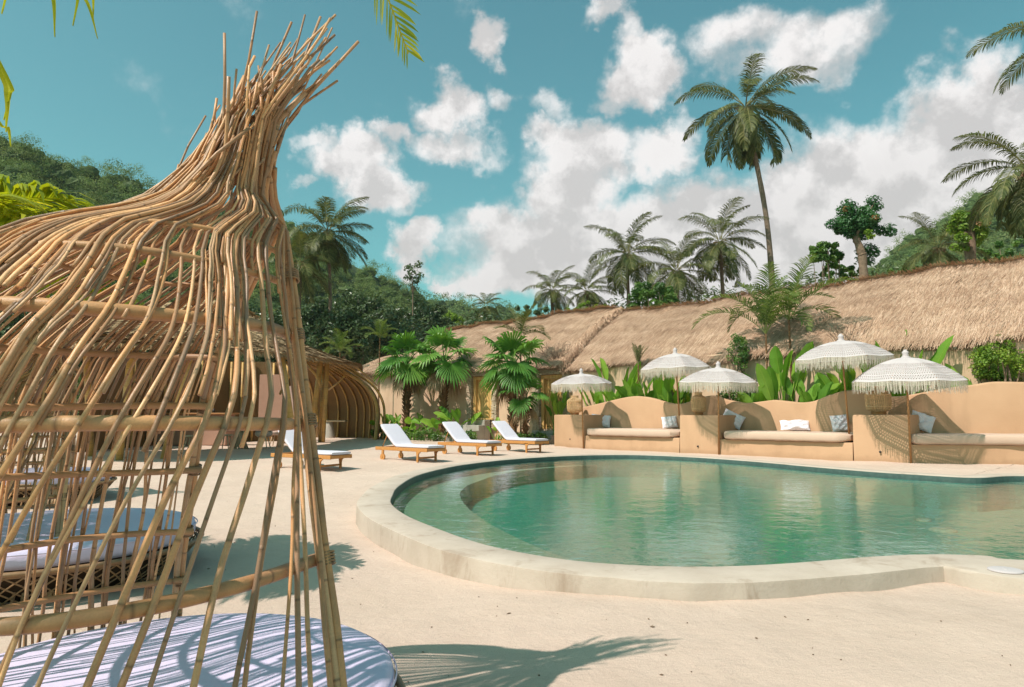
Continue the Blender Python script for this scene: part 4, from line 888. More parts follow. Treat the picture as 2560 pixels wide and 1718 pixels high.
m_ = 12; A = np.array([RGi * (1 - f) + EV * f + np.array([0, 0, -.32]) * sin(pi * f) * (1 - f * .3) for f in np.linspace(0, 1, m_)])
lr = np.random.default_rng(4); A[1:-1] += lr.normal(0, .012, A[1:-1].shape)
def thatch_tiles(G, rows_, per, seed):                  # overlapped straw tiles: short tufts in courses
    lr = np.random.default_rng(seed); b = MB(); G = np.asarray(G); m, n = G.shape[:2]; b.grid(G, rnd=.5); u2 = G.copy(); u2[..., 2] -= .10; b.grid(u2, rnd=.1, flip=True); b.grid(np.array([G[-1], u2[-1]]), rnd=.2)
    def samp(i, j):
        i = np.clip(i, 0, m - 1.001); j = np.clip(j, 0, n - 1.001); a, c = i.astype(int), j.astype(int); s_, t_ = (i - a)[:, None], (j - c)[:, None]
        return (G[a, c] * (1 - s_) + G[a + 1, c] * s_) * (1 - t_) + (G[a, c + 1] * (1 - s_) + G[a + 1, c + 1] * s_) * t_
    for r_ in range(rows_):
        f = (r_ + .3) / rows_; k = per; j = (np.arange(k) + lr.uniform(-.5, .5, k)) / k * (n - 1); i = np.clip(f + lr.normal(0, .12 / rows_, k), 0, 1) * (m - 1)
        P0 = samp(i, j); P1 = samp(i + 1.25 / rows_ * (m - 1), j + lr.normal(0, .1, k)); over = (i + 1.25 / rows_ * (m - 1)) > m - 1
        D = P1 - P0; L = np.linalg.norm(D, axis=1, keepdims=True); D = np.where(L > 1e-4, D / np.maximum(L, 1e-4), 0); P1 = P0 + D * np.maximum(L, .22) ; P0 = P0 + [0, 0, .006]; P1 = P1 + np.stack([0 * j, 0 * j, lr.uniform(.015, .055, k)], 1)
        Ac = samp(i, j + .3) - samp(i, j - .3); Ac /= np.maximum(np.linalg.norm(Ac, axis=1, keepdims=True), 1e-5); w = Ac * lr.uniform(.04, .11, k)[:, None]; sk = Ac * lr.normal(-.04, .04, k)[:, None]
        V = np.stack([P0 - w / 2, P0 + w / 2, P1 + w * .45 + sk, P1 - w * .45 + sk], 1).reshape(-1, 3); b.add(V, np.arange(4 * k).reshape(-1, 4), None, np.repeat(lr.beta(2.6, 2., k), 4))
    k = 2600; j = lr.uniform(0, n - 1, k); P0 = samp(np.full(k, m - 1.01), j); P0[:, 2] -= lr.uniform(0, .08, k); D = lr.normal(0, .3, (k, 3)) + [0, 0, -.6]; od = samp(np.full(k, m - 1.01), j) - samp(np.full(k, m - 2.), j); od /= np.maximum(np.linalg.norm(od, axis=1, keepdims=True), 1e-5); D += od * .9; D /= np.linalg.norm(D, axis=1, keepdims=True); P1 = P0 + D * lr.uniform(.06, .18, k)[:, None]
    w = np.cross(D, [0, 0, 1.]); w /= np.maximum(np.linalg.norm(w, axis=1, keepdims=True), 1e-5); w *= .014; V = np.stack([P0 - w, P0 + w, P1 + w * .4, P1 - w * .4], 1).reshape(-1, 3); b.add(V, np.arange(4 * k).reshape(-1, 4), None, np.repeat(lr.beta(1.6, 2.2, k), 4))
    return b
b = thatch_tiles(rel(A, bo), 24, 620, 3); b.build('straw_roof', M['straw'], bar, False)
b = MB(); P = EV - [0, 0, .14]; c_ = P.mean(0); P = P + (c_ - P) * .035; b.tube(P[8:], .06, 8, .2); b.build('eave_beam', M['bamboo'], bar)
P = P + (c_ - P) * .03; P[:, 2] -= .02; b = MB(); b.tube(P[8:], .05, 8, .7); b.build('eave_beam', M['bamboo'], bar)
for k in range(26):                                     # rafters under the roof
    i = int(np.interp(k, [0, 25], [8, len(EV) - 8])); b = MB(); Q = np.array([RGi[i] * (1 - f) + EV[i] * f + np.array([0, 0, -.32 * sin(pi * f) * (1 - f * .3) - .17]) for f in np.linspace(.12, .99, 8)]); b.tube(Q, .038, 7, lr.random()); b.build('rafter', M['bamboo'], bar)
def pole(P, r, name='post', k=.4): b = MB(); b.tube(np.array(P) , r, 10, lr.random()); q = b.build(name, M['bamboo'], bar); return q
def gp(px, py, z=0.): g_ = gpt(px, py, z); return g_
f0 = gp(807, 1106.5, -.02); d0 = f0[1]
for (a, c, r) in (((807, 1106.5, 0), (818, 906, 0), .085), ((799, 1104, .3), (809, 915, .25), .065), ((775, 1062, .0), (802, 903, -.1), .105), ((800, 1085, .6), (788, 985, .9), .05)):
    p1, p2 = at(a[0], a[1], d0 + a[2]), at(c[0], c[1], d0 - .5 + c[2]); p1[2] = min(p1[2], -.05); pole([rel(p1, bo), rel((p1 + p2) / 2 + [.01, 0, 0], bo), rel(p2, bo)], r)
# slanted front posts seen through the canopy
for (a, c, y, r) in (((740, 1098), (703, 888), 20.8, .10), ((412, 1108), (480, 868), 17.8, .10), ((300, 1115), (330, 866), 17.3, .09), ((230, 1100), (215, 855), 18.5, .09)):
    p1, p2 = at(a[0], a[1], y + .5), at(c[0], c[1], y); p1[2] = -.05; pole([rel(p1, bo), rel(p2, bo)], r)
for (a, c, y) in (((700, 985), (735, 900), 22.), ((752, 965), (715, 905), 22.5), ((803, 968), (765, 905), 25.), ((822, 975), (863, 938), 29.), ((806, 935), (799, 975), 26.5)):
    pole([rel(at(*a, y + .4), bo), rel(at((a[0] + c[0]) / 2 + 4, (a[1] + c[1]) / 2, y), bo), rel(at(*c, y), bo)], .04, 'brace')
# vaulted wall of woven bamboo, bending over into the roof at the right and round the back
GL = catmull(np.array([(-5.95, 30.4), (-6.1, 31.7), (-6.9, 32.9), (-8.4, 33.4), (-10.2, 33.2)]), 10); cin = np.array([-9.6, 28.6])
pr = [(2.55, 3.32), (1.9, 3.12), (1.2, 2.80), (.62, 2.42), (.26, 2.0), (.06, 1.55), (.0, 1.1), (.02, .55), (.06, -.05)]
pd = catmull(np.array(pr), 4)
def vault(g, inset): 
    n_ = unit(cin - g); return np.array([[*(g + n_ * (o + inset)), z - inset * .35 * (z > 2.0)] for o, z in pd])
Av = np.array([vault(g_, 0) for g_ in GL]); Ai = np.array([vault(g_, .05) for g_ in GL])
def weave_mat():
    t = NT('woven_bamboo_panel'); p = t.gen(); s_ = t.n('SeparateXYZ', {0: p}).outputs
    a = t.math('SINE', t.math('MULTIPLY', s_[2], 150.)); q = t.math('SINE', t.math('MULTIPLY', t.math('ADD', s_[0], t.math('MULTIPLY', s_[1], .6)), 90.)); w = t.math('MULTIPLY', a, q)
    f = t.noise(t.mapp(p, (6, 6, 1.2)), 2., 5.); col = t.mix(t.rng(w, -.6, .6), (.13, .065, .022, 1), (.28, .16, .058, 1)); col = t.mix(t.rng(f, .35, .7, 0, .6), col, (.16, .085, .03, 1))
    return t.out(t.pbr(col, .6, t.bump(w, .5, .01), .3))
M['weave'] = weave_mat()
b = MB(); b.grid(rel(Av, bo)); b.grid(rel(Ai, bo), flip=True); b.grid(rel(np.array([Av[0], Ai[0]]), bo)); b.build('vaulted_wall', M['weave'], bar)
for k in range(14):
    g_ = GL[int(np.interp(k, [0, 13], [0, len(GL) - 1]))]; b = MB(); b.tube(rel(vault(g_, .085 if k else .02), bo), .045 if k else .075, 7, lr.random()); b.build('rib', M['bamboo'], bar)
for k, z_ in ((4, .05), (10, .05)):
    pass
b = MB(); b.tube(rel(vault(GL[0] + np.array([.18, .5]), -.03), bo), .06, 8, .3); b.build('rib', M['bamboo'], bar)
# long rafters reaching from the roof to the vault
for k in range(9):
    s_ = np.array([-8.6 + .28 * k, 26.0 + .12 * k, 3.30 - .03 * k]); e_ = np.array([-8.35 + .27 * k, 30.6 + .1 * k, 2.95 - .07 * k]); b = MB(); b.tube(rel(np.array([s_, (s_ + e_) / 2 + [0, 0, .08], e_]), bo), .032, 6, lr.random()); b.build('rafter', M['bamboo'], bar)
# roof skirt joining eave and vault
Sk_ = catmull(np.array([(-6.3, 26.4, 3.16), (-6.3, 28.5, 3.18), (-6.6, 30.2, 2.98)]), 8); In_ = catmull(np.array([(-9.2, 26.8, 3.75), (-9.3, 29.0, 3.55), (-9.2, 31., 3.35)]), 8)
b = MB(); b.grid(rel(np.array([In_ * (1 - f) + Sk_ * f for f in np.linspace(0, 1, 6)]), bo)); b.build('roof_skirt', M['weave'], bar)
# dark woven back walls and the ceiling mat
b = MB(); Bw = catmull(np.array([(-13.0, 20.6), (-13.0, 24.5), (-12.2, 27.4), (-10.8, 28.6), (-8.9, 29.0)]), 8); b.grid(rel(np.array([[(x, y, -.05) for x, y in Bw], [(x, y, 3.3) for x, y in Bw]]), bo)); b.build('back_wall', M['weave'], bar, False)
for k in range(12):
    x, y = Bw[int(np.interp(k, [0, 11], [6, len(Bw) - 1]))]; n_ = unit(np.array([-10, 22.]) - [x, y]) * .08; pole([rel([x + n_[0], y + n_[1], -.05], bo), rel([x + n_[0], y + n_[1], 3.25], bo)], .045, 'wall_post')
# counter, shelves and furniture
cn = at(480, 1060, 25.2); o = np.array([cn[0], cn[1], 0])
ct = thing('bar_counter', o, 'pink plastered bar counter with a wooden top inside the bamboo bar', 'counter'); ax = np.array([[1, -.12, 0], [.12, 1, 0], [0, 0, 1.]])
b = MB(); b.box((0, 0, .55), (3.0, .6, 1.1), ax, 0, .02); b.build('base', M['pinkpanel'], ct, False); b = MB(); b.box((.05, -.06, 1.13), (3.3, .8, .06), ax, 0, .01); b.build('counter_top', M['polewood'], ct, False)
for k, (dx, h_, r_) in enumerate(((.35, .30, .05), (.6, .2, .07), (.82, .16, .05))):
    b = MB(); b.lathe([(.001, 0), (r_, 0), (r_, h_ * .6), (r_ * .4, h_ * .75), (r_ * .4, h_), (.001, h_)], 16); q = b.build('bottle', M['dark'] if k != 1 else M['drift']); q.location = (o[0] + dx, o[1] - .1, 1.165); tag(q, ('tall dark bottle on the bar counter', 'wide pale jug on the bar counter', 'small dark jar at the right end of the bar counter')[k], 'bottle', 'vessels on the bar counter')
p = at(684, 993, 26.5); w_, h_ = 72 / FPX * 26.5, 112 / FPX * 26.5; sp = thing('screen_panel', (p[0], p[1], 0), 'tall flat pink screen panel standing inside the bar', 'screen')
b = MB(); b.box((0, 0, p[2] - .05), (w_, .05, h_ + .1), None, 0, .01); b.build('panel', M['pinkpanel'], sp, False)
for s_ in (-1, 1): b = MB(); b.box((s_ * w_ * .4, 0, (p[2] - h_ / 2) / 2), (.06, .06, p[2] - h_ / 2), None, 0, .008); b.box((s_ * w_ * .4, 0, .02), (.08, .5, .04), None, 0, .008); b.build('foot', M['pinkpanel'], sp, False)
p = at(731, 1005, 27.3); mi = thing('arched_mirror', (p[0], p[1], 0), 'pale pink arched board beside the screen panel in the bar', 'board'); b = MB(); a = np.linspace(0, pi, 16); pts_ = [(-.36, 0.0)] + [(-.36 * cos(x), 1.75 + .5 * sin(x)) for x in a] + [(.36, 0.0)]
A = np.array([[(x, y_, z) for x, z in pts_] for y_ in (-.03, .03)]); b.grid(A, False); n_ = len(pts_); b.add(np.array([(x, -.03, z) for x, z in pts_]), None, [[0, k, k + 1] for k in range(1, n_ - 1)]); b.add(np.array([(x, .03, z) for x, z in pts_]), None, [[0, k + 1, k] for k in range(1, n_ - 1)]); b.build('board', M['pinkseat'], mi, False); b = MB(); b.box((0, .03, .02), (.5, .4, .04)); b.build('foot', M['drift'], mi, False)
def stool(p, lab, pink):
    c = thing('stool', p, lab, 'stool', 'stools and chairs inside the bar'); b = MB()
    if pink: b.lathe([(.001, .40), (.20, .39), (.26, .43), (.29, .50), (.27, .54), (.001, .50)], 24)
    else: b.lathe([(.001, .43), (.20, .43), (.26, .455), (.26, .475), (.001, .48)], 24)
    b.build('seat', M['pinkseat'] if pink else M['drift'], c)
    if pink:
        b = MB(); a = np.linspace(-.3, pi + .3, 18); b.grid(np.array([[(.28 * cos(x), .28 * sin(x), z) for x in a] for z in (.50, .60, .68, .70)] + [[(.24 * cos(x), .24 * sin(x), z) for x in a] for z in (.69, .60, .50)])); b.build('backrest', M['pinkseat'], c)
    for k in range(4):
        a = pi / 4 + k * pi / 2; b = MB(); b.tube([(.13 * cos(a), .13 * sin(a), .43), (.25 * cos(a), .25 * sin(a), 0)], [.022, .015], 7); b.build('leg', M['drift'], c)
    return c
for (px, py, pk, lab) in ((478, 1128, False, 'wooden stool in front of the bar counter, the one farthest left'), (563, 1124, False, 'pale round stool left of the twig table'), (658, 1122, True, 'pink tub chair right of the twig table'), (690, 1116, True, 'pink tub chair nearest to the sun lounger behind the canopy post')):
    g_ = gp(px, py, -.03); stool((g_[0], g_[1], -.02), lab, pk)
g_ = gp(601, 1123, -.03); tt_ = thing('twig_table', (g_[0], g_[1], -.02), 'round bar table on a bundle of twigs', 'table'); b = MB(); lr = np.random.default_rng(2)
for k in range(70):
    a, a2 = lr.uniform(0, 6.28), lr.normal(0, .5); r1, r2 = lr.uniform(.12, .26), lr.uniform(.06, .17); b.tube([(r1 * cos(a), r1 * sin(a), 0), (r2 * .7 * cos(a + a2 / 2), r2 * .7 * sin(a + a2 / 2), .38), (r2 * 1.3 * cos(a + a2), r2 * 1.3 * sin(a + a2), .72)], .011, 5)
b.build('twig_bundle', M['drift'], tt_); b = MB(); b.lathe([(.001, .71), (.40, .71), (.42, .73), (.42, .745), (.40, .76), (.001, .76)], 36); b.build('tabletop', M['drift'], tt_)
g_ = gp(822, 1095, -.02); pt_ = thing('plank_table', (g_[0], g_[1], -.02), 'thick plank table top on a tapered stone leg beside the bar post', 'table'); b = MB(); b.lathe([(.30, 0), (.28, .05), (.17, .74), (.16, .76)], 20); b.build('leg', M['step'], pt_); zt = 1.15 - 18 / FPX * g_[1] + .02; b = MB(); b.box((.34, 0, zt - .03), (.95, .45, .075), None, 0, .012); b.build('tabletop', M['drift'], pt_, False)
# ================================================================ plants: parts are built as leaf sheets with their own folds
def orient(a, e):                                       # azimuth from +x, elevation
    return np.array([cos(e) * cos(a), cos(e) * sin(a), sin(e)])
def frond(b, base, az, e0, L, droop, nl, lw, lr, wid=.035, side=0., hang=.5, curl=0., wind=(0, 0, 0), start=.16, rr=.016, path=None):
    """feather leaf: a curved rachis with two rows of folded, hanging leaflets"""
    n = 14; t_ = np.linspace(0, 1, n); P = [np.asarray(base, float)]; e = e0; a = az
    for k in range(1, n):
        s_ = t_[k]; el_ = e0 - droop * s_ ** 1.35; a = az + side * s_; d = orient(a, el_) + np.array(wind) * s_; P.append(P[-1] + unit(d) * L / (n - 1))
    P = np.array(P)
    if path is not None: P = path; n = len(P)
    b.tube(P, np.linspace(rr, rr * .22, n), 5, .85, False)
    T = np.gradient(P, axis=0); T /= np.linalg.norm(T, axis=1, keepdims=True)
    f = np.linspace(start, .995, nl); i = f * (n - 1.001); ii = i.astype(int); fr_ = (i - ii)[:, None]; C = P[ii] * (1 - fr_) + P[np.minimum(ii + 1, n - 1)] * fr_; Tt = T[ii]
    S_ = np.cross(Tt, [0, 0, 1.]); S_ /= np.maximum(np.linalg.norm(S_, axis=1, keepdims=True), 1e-6); U = np.cross(S_, Tt)
    prof_ = lw * (np.clip(np.sin(pi * np.clip((f - start) / (1 - start) * .86 + .12, 0, 1)), 0.12, 1)) ** .7
    for sg in (-1, 1):
        l = prof_ * lr.uniform(.85, 1.12, nl); sweep = (.35 + .75 * f)[:, None]
        d1 = S_ * sg + Tt * sweep + U * (.22 + curl) + lr.normal(0, .09, (nl, 3)) + np.array(wind) * .5; d1 /= np.linalg.norm(d1, axis=1, keepdims=True)
        d2 = d1 + np.array([0, 0, -1.]) * hang * lr.uniform(.6, 1.3, nl)[:, None] + np.array(wind) * .6; d2 /= np.linalg.norm(d2, axis=1, keepdims=True)
        d3 = d2 + np.array([0, 0, -1.]) * hang * 1.1; d3 /= np.linalg.norm(d3, axis=1, keepdims=True)
        p0 = C; p1 = C + d1 * (l * .4)[:, None]; p2 = p1 + d2 * (l * .35)[:, None]; p3 = p2 + d3 * (l * .25)[:, None]
        w = np.cross(d1, U); w = Tt - d1 * np.sum(Tt * d1, 1, keepdims=True); w /= np.maximum(np.linalg.norm(w, axis=1, keepdims=True), 1e-6); w *= wid / 2
        V = np.stack([p0 - w * .5, p0 + w * .5, p1 - w, p1 + w, p2 - w * .8, p2 + w * .8, p3 - w * .1, p3 + w * .1], 1).reshape(-1, 3); k8 = np.arange(nl)[:, None] * 8
        q = np.concatenate([k8 + [0, 1, 3, 2], k8 + [2, 3, 5, 4], k8 + [4, 5, 7, 6]]); b.add(V, q, None, np.repeat(np.clip(lr.normal(.42, .2, nl), 0, 1), 8))
def trunk_tube(b, P, r0, r1, lr, rings=.16, n=10):
    P = catmull(np.array(P, float), 14); L = np.concatenate([[0], np.cumsum(np.linalg.norm(np.diff(P, axis=0), axis=1))]); r = np.interp(L, [0, L[-1] * .06, L[-1]], [r0 * 1.5, r0, r1]) * (1 + .05 * np.sin(L / rings * 6.28)); b.tube(P, r, n, .4)
LEAN = np.array([.40, .08, .05])
def coconut(name, crown, base, L, nf, seed, label, group='coconut palms behind the villas', wind=.35, nuts=True, lwf=.20, tr=(.15, .10), e_hi=1.25, e_lo=-.95, nl=44, matname='palm', bend=0.):
    lr = np.random.default_rng(seed); crown = np.asarray(crown, float); base = np.asarray(base, float); c = thing(name, base, label, 'palm tree', group); cr = crown - base
    b = MB(); trunk_tube(b, [(0, 0, -.3), cr * .3 + [bend * .6, 0, 0], cr * .65 + [bend, 0, 0], cr * .97], tr[0], tr[1], lr); b.build('trunk', M['trunk'], c)
    b = MB(); wv = np.array([wind, .05, 0])
    for k in range(nf):
        f = (k + .5) / nf; az = k * 2.39996 + lr.uniform(-.25, .25); e0 = e_hi + (e_lo - e_hi) * f ** .9 + lr.uniform(-.12, .12); frond(b, cr + orient(az, 0) * .10 + [0, 0, .25 - .35 * f], az, e0, L * lr.uniform(.85, 1.08) * (1 - .18 * f), lr.uniform(.75, 1.15) * (1.35 - .55 * f), nl, L * lwf, lr, wid=L * .0125, side=lr.uniform(-.3, .3), hang=.55 + .35 * f, wind=wv * (.5 + .5 * (e0 > 0)), rr=L * .0075)
    b.build('crown', M[matname], c, False)
    if nuts:
        for k in range(7): 
            a = lr.uniform(0, 6.28); b = MB(); r_ = .13 * L / 3.6; P_ = [(0, -1), (.5, -.85), (.9, -.4), (1., .1), (.8, .6), (.4, .95), (0, 1.05)]; b.lathe([(max(x, .01) * r_, z * r_ * 1.2) for x, z in P_], 10, cr + np.array([.28 * cos(a), .28 * sin(a), -.22 - .18 * lr.random()]) * L / 3.6); b.build('coconut', M['dry'], c)
        b = MB()
        for k in range(26): a = lr.uniform(0, 6.28); d = orient(a, lr.uniform(-1.3, .8)); b.tube([cr, cr + d * .25 * L / 3.6, cr + d * .5 * L / 3.6 + [0, 0, -.12]], .014 * L / 3.6 * 1.5, 4, .5, False)
        b.build('leaf_sheath', M['dry'], c)
    return c
def ph(px, py, d): return at(px, py, d)
def gp0(px, d, z=0.): return np.array([(px - 1280) / FPX * d, d, z])
# the tall one and the row behind the roofs
coconut('coconut_palm', ph(1864, 272, 40), gp0(1945, 40.5), 4.5, 30, 3, 'tallest coconut palm with a slender leaning trunk and a windblown crown against the clouds', wind=.10, lwf=.20, tr=(.20, .13), e_hi=1.15, e_lo=-1.42, bend=.55, nl=68)
for (px, py, d, L, bx, sd, lab) in ((1380, 729, 44, 2.3, 1384, 11, 'coconut palm at the left end of the row, small against the cloud'), (1467, 731, 42, 2.4, 1470, 12, 'low coconut palm second in the row, next to the smallest one'), (1568, 637, 44, 3.7, 1578, 13, 'coconut palm with a dark pointed top, rising above the junction of the two thatched roofs'), (1691, 680, 41, 3.4, 1700, 14, 'coconut palm half sunk behind the ridge, with pale hanging fronds beside the round bush'),
                            (1800, 607, 41, 3.6, 1822, 15, 'coconut palm beside the tall slender one, with fronds spread to both sides'), (1215, 768, 52, 1.8, 1216, 16, 'tiny coconut palm in front of the far ridge'), (2347, 622, 34, 2.6, 2352, 17, 'coconut palm with open fronds between the two pruned trees')):
    coconut('coconut_palm', ph(px, py, d), gp0(bx, d), L * .92, 27, sd, lab, wind=.28, e_hi=1.42, e_lo=-1.05, nl=56, lwf=.24)
coconut('coconut_palm', ph(820, 583, 46), gp0(808, 46.5), 3.7, 28, 21, 'windswept coconut palm left of the clouds, taller of the pair beside the canopy', wind=.55, e_hi=1.45, e_lo=-1.0, bend=.3, nl=62, lwf=.27)
coconut('coconut_palm', ph(752, 662, 45), gp0(742, 45), 3.2, 22, 22, 'lower coconut palm hanging half in shade beside the canopy chimney', wind=.40, e_hi=1.3, e_lo=-1.2, nl=56, lwf=.27)
coconut('coconut_palm', ph(2566, 425, 24), gp0(2625, 24), 3.0, 26, 23, 'large coconut palm cut off by the right edge, fronds hanging over the green hill', wind=.0, e_hi=1.3, e_lo=-1.25, nl=64, lwf=.22)
# palm whose dark fronds reach into the top right corner
crn = ph(2665, 95, 13.); c = coconut('coconut_palm', crn, gp0(2760, 13.), 1.75, 14, 24, 'dark palm crown reaching in at the top right corner', wind=-.1, nuts=False, e_hi=1.0, e_lo=-.9, nl=46, lwf=.22, tr=(.11, .08))
# palm overhead at the left: only its hanging frond shows, trunk outside the frame
def palm_custom(crown, base, fr, label, seed, nl=64, matname='palmlit', tr=(.14, .1), wid=None):
    lr = np.random.default_rng(seed); c = thing('coconut_palm', base, label, 'palm tree', 'palms close to the camera'); cr = np.asarray(crown, float) - np.asarray(base, float); b = MB(); trunk_tube(b, [(0, 0, -.3), cr * np.array([.15, .15, .4]), cr * np.array([.5, .5, .75]), cr * .99], tr[0], tr[1], lr); b.build('trunk', M['trunk'], c); b = MB()
    for (az, e0, L, dr, side, lw) in fr: frond(b, cr, R(az), R(e0), L, dr, nl, lw, lr, wid=(wid or L * .010), side=side, hang=.45, rr=L * .006)
    b.build('crown', M[matname], c, False); return c
pa = palm_custom((-2.1, -.3, 4.1), (-3.0, -1.1, -.25), [(a_, e_, 1.6, 1.4, 0, .4) for a_, e_ in ((100, 75), (160, 35), (215, 35), (270, 35), (330, 40), (190, 70), (300, 65))], 'palm overhead, its yellow green frond tip hanging into the top of the sky', 31)
b = MB(); lr = np.random.default_rng(8); cr = np.array([-2.1, -.3, 4.1]); o_ = np.array([-3.0, -1.1, -.25])
tip, mid = np.array((-.255, 1.6, 2.03)), np.array((-.78, 1.0, 3.1))
q = catmull([cr, (cr + mid) / 2 + [0, 0, .22], mid, (mid + tip) / 2 + [.03, .05, .04], tip], 4); frond(b, cr - o_, 0, 0, 1, 0, 120, .24, lr, wid=.0075, hang=.12, rr=.008, path=q - o_)
for (px, py, px2, py2, w_) in ((104, -90, 136, 92, .016), (183, -60, 181, 64, .012), (170, -60, 243, 96, .013), (205, -60, 232, 48, .012), (-4, 170, 14, 330, .02), (16, 190, 8, 300, .012), (-14, 290, 26, 366, .014), (0, -40, 3, 34, .012)):
    p0, p1 = at(px, py, 1.6), at(px2, py2, 1.62); p_ = catmull([p0 + [-.1, -.1, .25], p0, (p0 + p1) / 2 + [.012, 0, .01], p1], 5); d_ = np.array([1, .3, 0]) * w_ * .68; wv = np.interp(np.arange(len(p_)), [0, len(p_) * .6, len(p_) - 1], [.5, .5, .04])[:, None]; b.grid(np.array([p_ - d_ * wv, p_ + [0, .004, 0], p_ + d_ * wv]) - o_, rnd=lr.uniform(.1, .6))
b.build('hanging_fronds', M['palmlit'], pa, False)
c = palm_custom((-5.0, 5.0, 2.05), (-5.05, 5.0, -.2), [(8, 30, 2.2, .8, -.05, .75), (-12, 24, 2.15, .6, -.1, .75), (20, 40, 2.0, .8, .1, .75), (-25, 34, 2.1, .8, 0, .75), (35, 18, 2.0, .6, 0, .7), (2, 12, 2.1, .5, 0, .7), (-4, 46, 1.9, .9, .1, .75), (60, 55, 1.8, .9, 0, .6), (110, 50, 1.8, .9, 0, .6), (180, 50, 1.8, .9, 0, .6), (250, 50, 1.8, .9, 0, .6), (-60, 60, 1.8, .9, 0, .6)], 'young palm with bright yellow green fronds at the left edge beside the canopy', 33, nl=84, wid=.034)
# ---------------------------------------------------------------- fan palms
def fan_leaf(b, base, az, e0, petiole, rad, lr, tone, nseg=26, spread=R(235), droop=.42):
    d = orient(az, e0); n = 6; P = [np.asarray(base, float)]
    for k in range(1, n): P.append(P[-1] + unit(d + np.array([0, 0, -.10 * k])) * petiole / (n - 1))
    P = np.array(P); b.tube(P, np.linspace(.022, .012, n) * rad / .7, 5, .5, False); c = P[-1]; fwd = unit(P[-1] - P[-2]); fwd = unit(fwd + np.array([0, 0, -1.]) * (.12 if fwd[2] > .55 else .12 + 1.0 * (.55 - fwd[2]))); side = unit(np.cross(fwd, [0, 0, 1.])); nn = np.cross(side, fwd)
    # blade faces its tip outwards and slightly up
    for k in range(nseg):
        ph_ = (k + .5) / nseg * spread - spread / 2; dp = spread / nseg / 2; r_ = rad * (.80 + .2 * cos(ph_ * .8)) * lr.uniform(.93, 1.05); cup = .16 * abs(sin(ph_))
        def dr(a): return fwd * cos(a) + side * sin(a)
        dm = unit(dr(ph_) - nn * cup * .0 + nn * .12); dl, drr = dr(ph_ - dp), dr(ph_ + dp); rj = r_ * .37
        pl_, pr_, pm = c + dl * rj - nn * .012, c + drr * rj - nn * .012, c + dm * rj + nn * .014 * rad
        g_ = np.array([0, 0, -1.]) * droop * r_ * lr.uniform(.5, 1.6); p2l, p2r = c + dl * r_ * .80 * .998 + g_ * .22 + (dm - dl) * rj * .55, c + drr * r_ * .80 + g_ * .22 + (dm - drr) * rj * .55; tip = c + dm * r_ + g_ * .75
        v = [c, pl_, pm, pr_, p2l, (p2l + p2r) / 2 + nn * .008, p2r, tip]; b.add(v, [[1, 2, 5, 4], [2, 3, 6, 5]], [[0, 1, 2], [0, 2, 3], [4, 5, 7], [5, 6, 7]][0:2] + [[4, 5, 7], [5, 6, 7]], np.clip(tone + lr.normal(0, .08), 0, 1))
def fan_palm(base, crown_z, sc, seed, label, fronds, lean=(0, 0)):
    lr = np.random.default_rng(seed); c = thing('fan_palm', base, label, 'palm tree', 'fan palms by the villa wall'); H_ = crown_z - base[2]; cr = np.array([lean[0], lean[1], H_]); b = MB()
    trunk_tube(b, [(0, 0, -.2), (lean[0] * .2, lean[1] * .2, H_ * .4), cr * [.7, .7, .75], cr], .13 * sc, .12 * sc, lr, .11, 12)
    for k in range(170):                                  # old leaf bases
        z = lr.uniform(.05, H_); a = lr.uniform(0, 6.28); q = np.array([lean[0], lean[1], 0]) * (z / H_) + np.array([cos(a), sin(a), 0]) * .12 * sc + [0, 0, z]; d = orient(a, 1.0); b.tube([q, q + d * .08 * sc, q + d * .13 * sc + orient(a, 0) * .03], [.03 * sc, .024 * sc, .008], 4, lr.random(), False)
    b.build('trunk', M['fibre'], c); b = MB()
    for (az, e, pe, ra, tone) in fronds: fan_leaf(b, cr + [0, 0, .05], R(az), R(e), pe * sc, ra * sc, lr, tone)
    b.build('crown', M['fan'], c, False); b = MB()       # dead leaves hanging below the crown
    for k in range(6): fan_leaf(b, cr + [0, 0, -.08], lr.uniform(0, 6.28), R(lr.uniform(-45, -15)), .55 * sc, .52 * sc, lr, lr.random(), 16, R(150), .9)
    b.build('dead_skirt', M['dry'], c, False); return c
FR = lambda lr_, n: [(k * 137.5 + lr_.uniform(-20, 20), 84 - 88 * (k / n) ** 1.15, lr_.uniform(.60, 1.0), lr_.uniform(.70, .92), .25 + .6 * lr_.random()) for k in range(n)]
for (px, py, d, sc, sd, n, lab, ln) in ((1018, 915, 31.0, 1.12, 41, 12, 'fan palm nearest the bamboo bar, with a rough trunk', (.0, -.1)), (1111, 912, 30., 1.15, 42, 12, 'middle fan palm, its fans standing straight up above the roof edge', (.05, -.05)), (1280, 925, 26., 1.05, 43, 16, 'fullest and greenest fan palm, between the two wooden doors', (-.05, -.1))):
    p = at(px, py, d); fan_palm((p[0] - ln[0], p[1] - ln[1], .0), p[2], sc, sd, lab, FR(np.random.default_rng(sd), n), ln)
b_lab = 'small fan palm growing low beside the trunk of the fullest fan palm'
p = at(1312, 1000, 25.8); fan_palm((p[0], p[1], 0), p[2], .72, 44, b_lab, FR(np.random.default_rng(44), 8), (.05, 0))
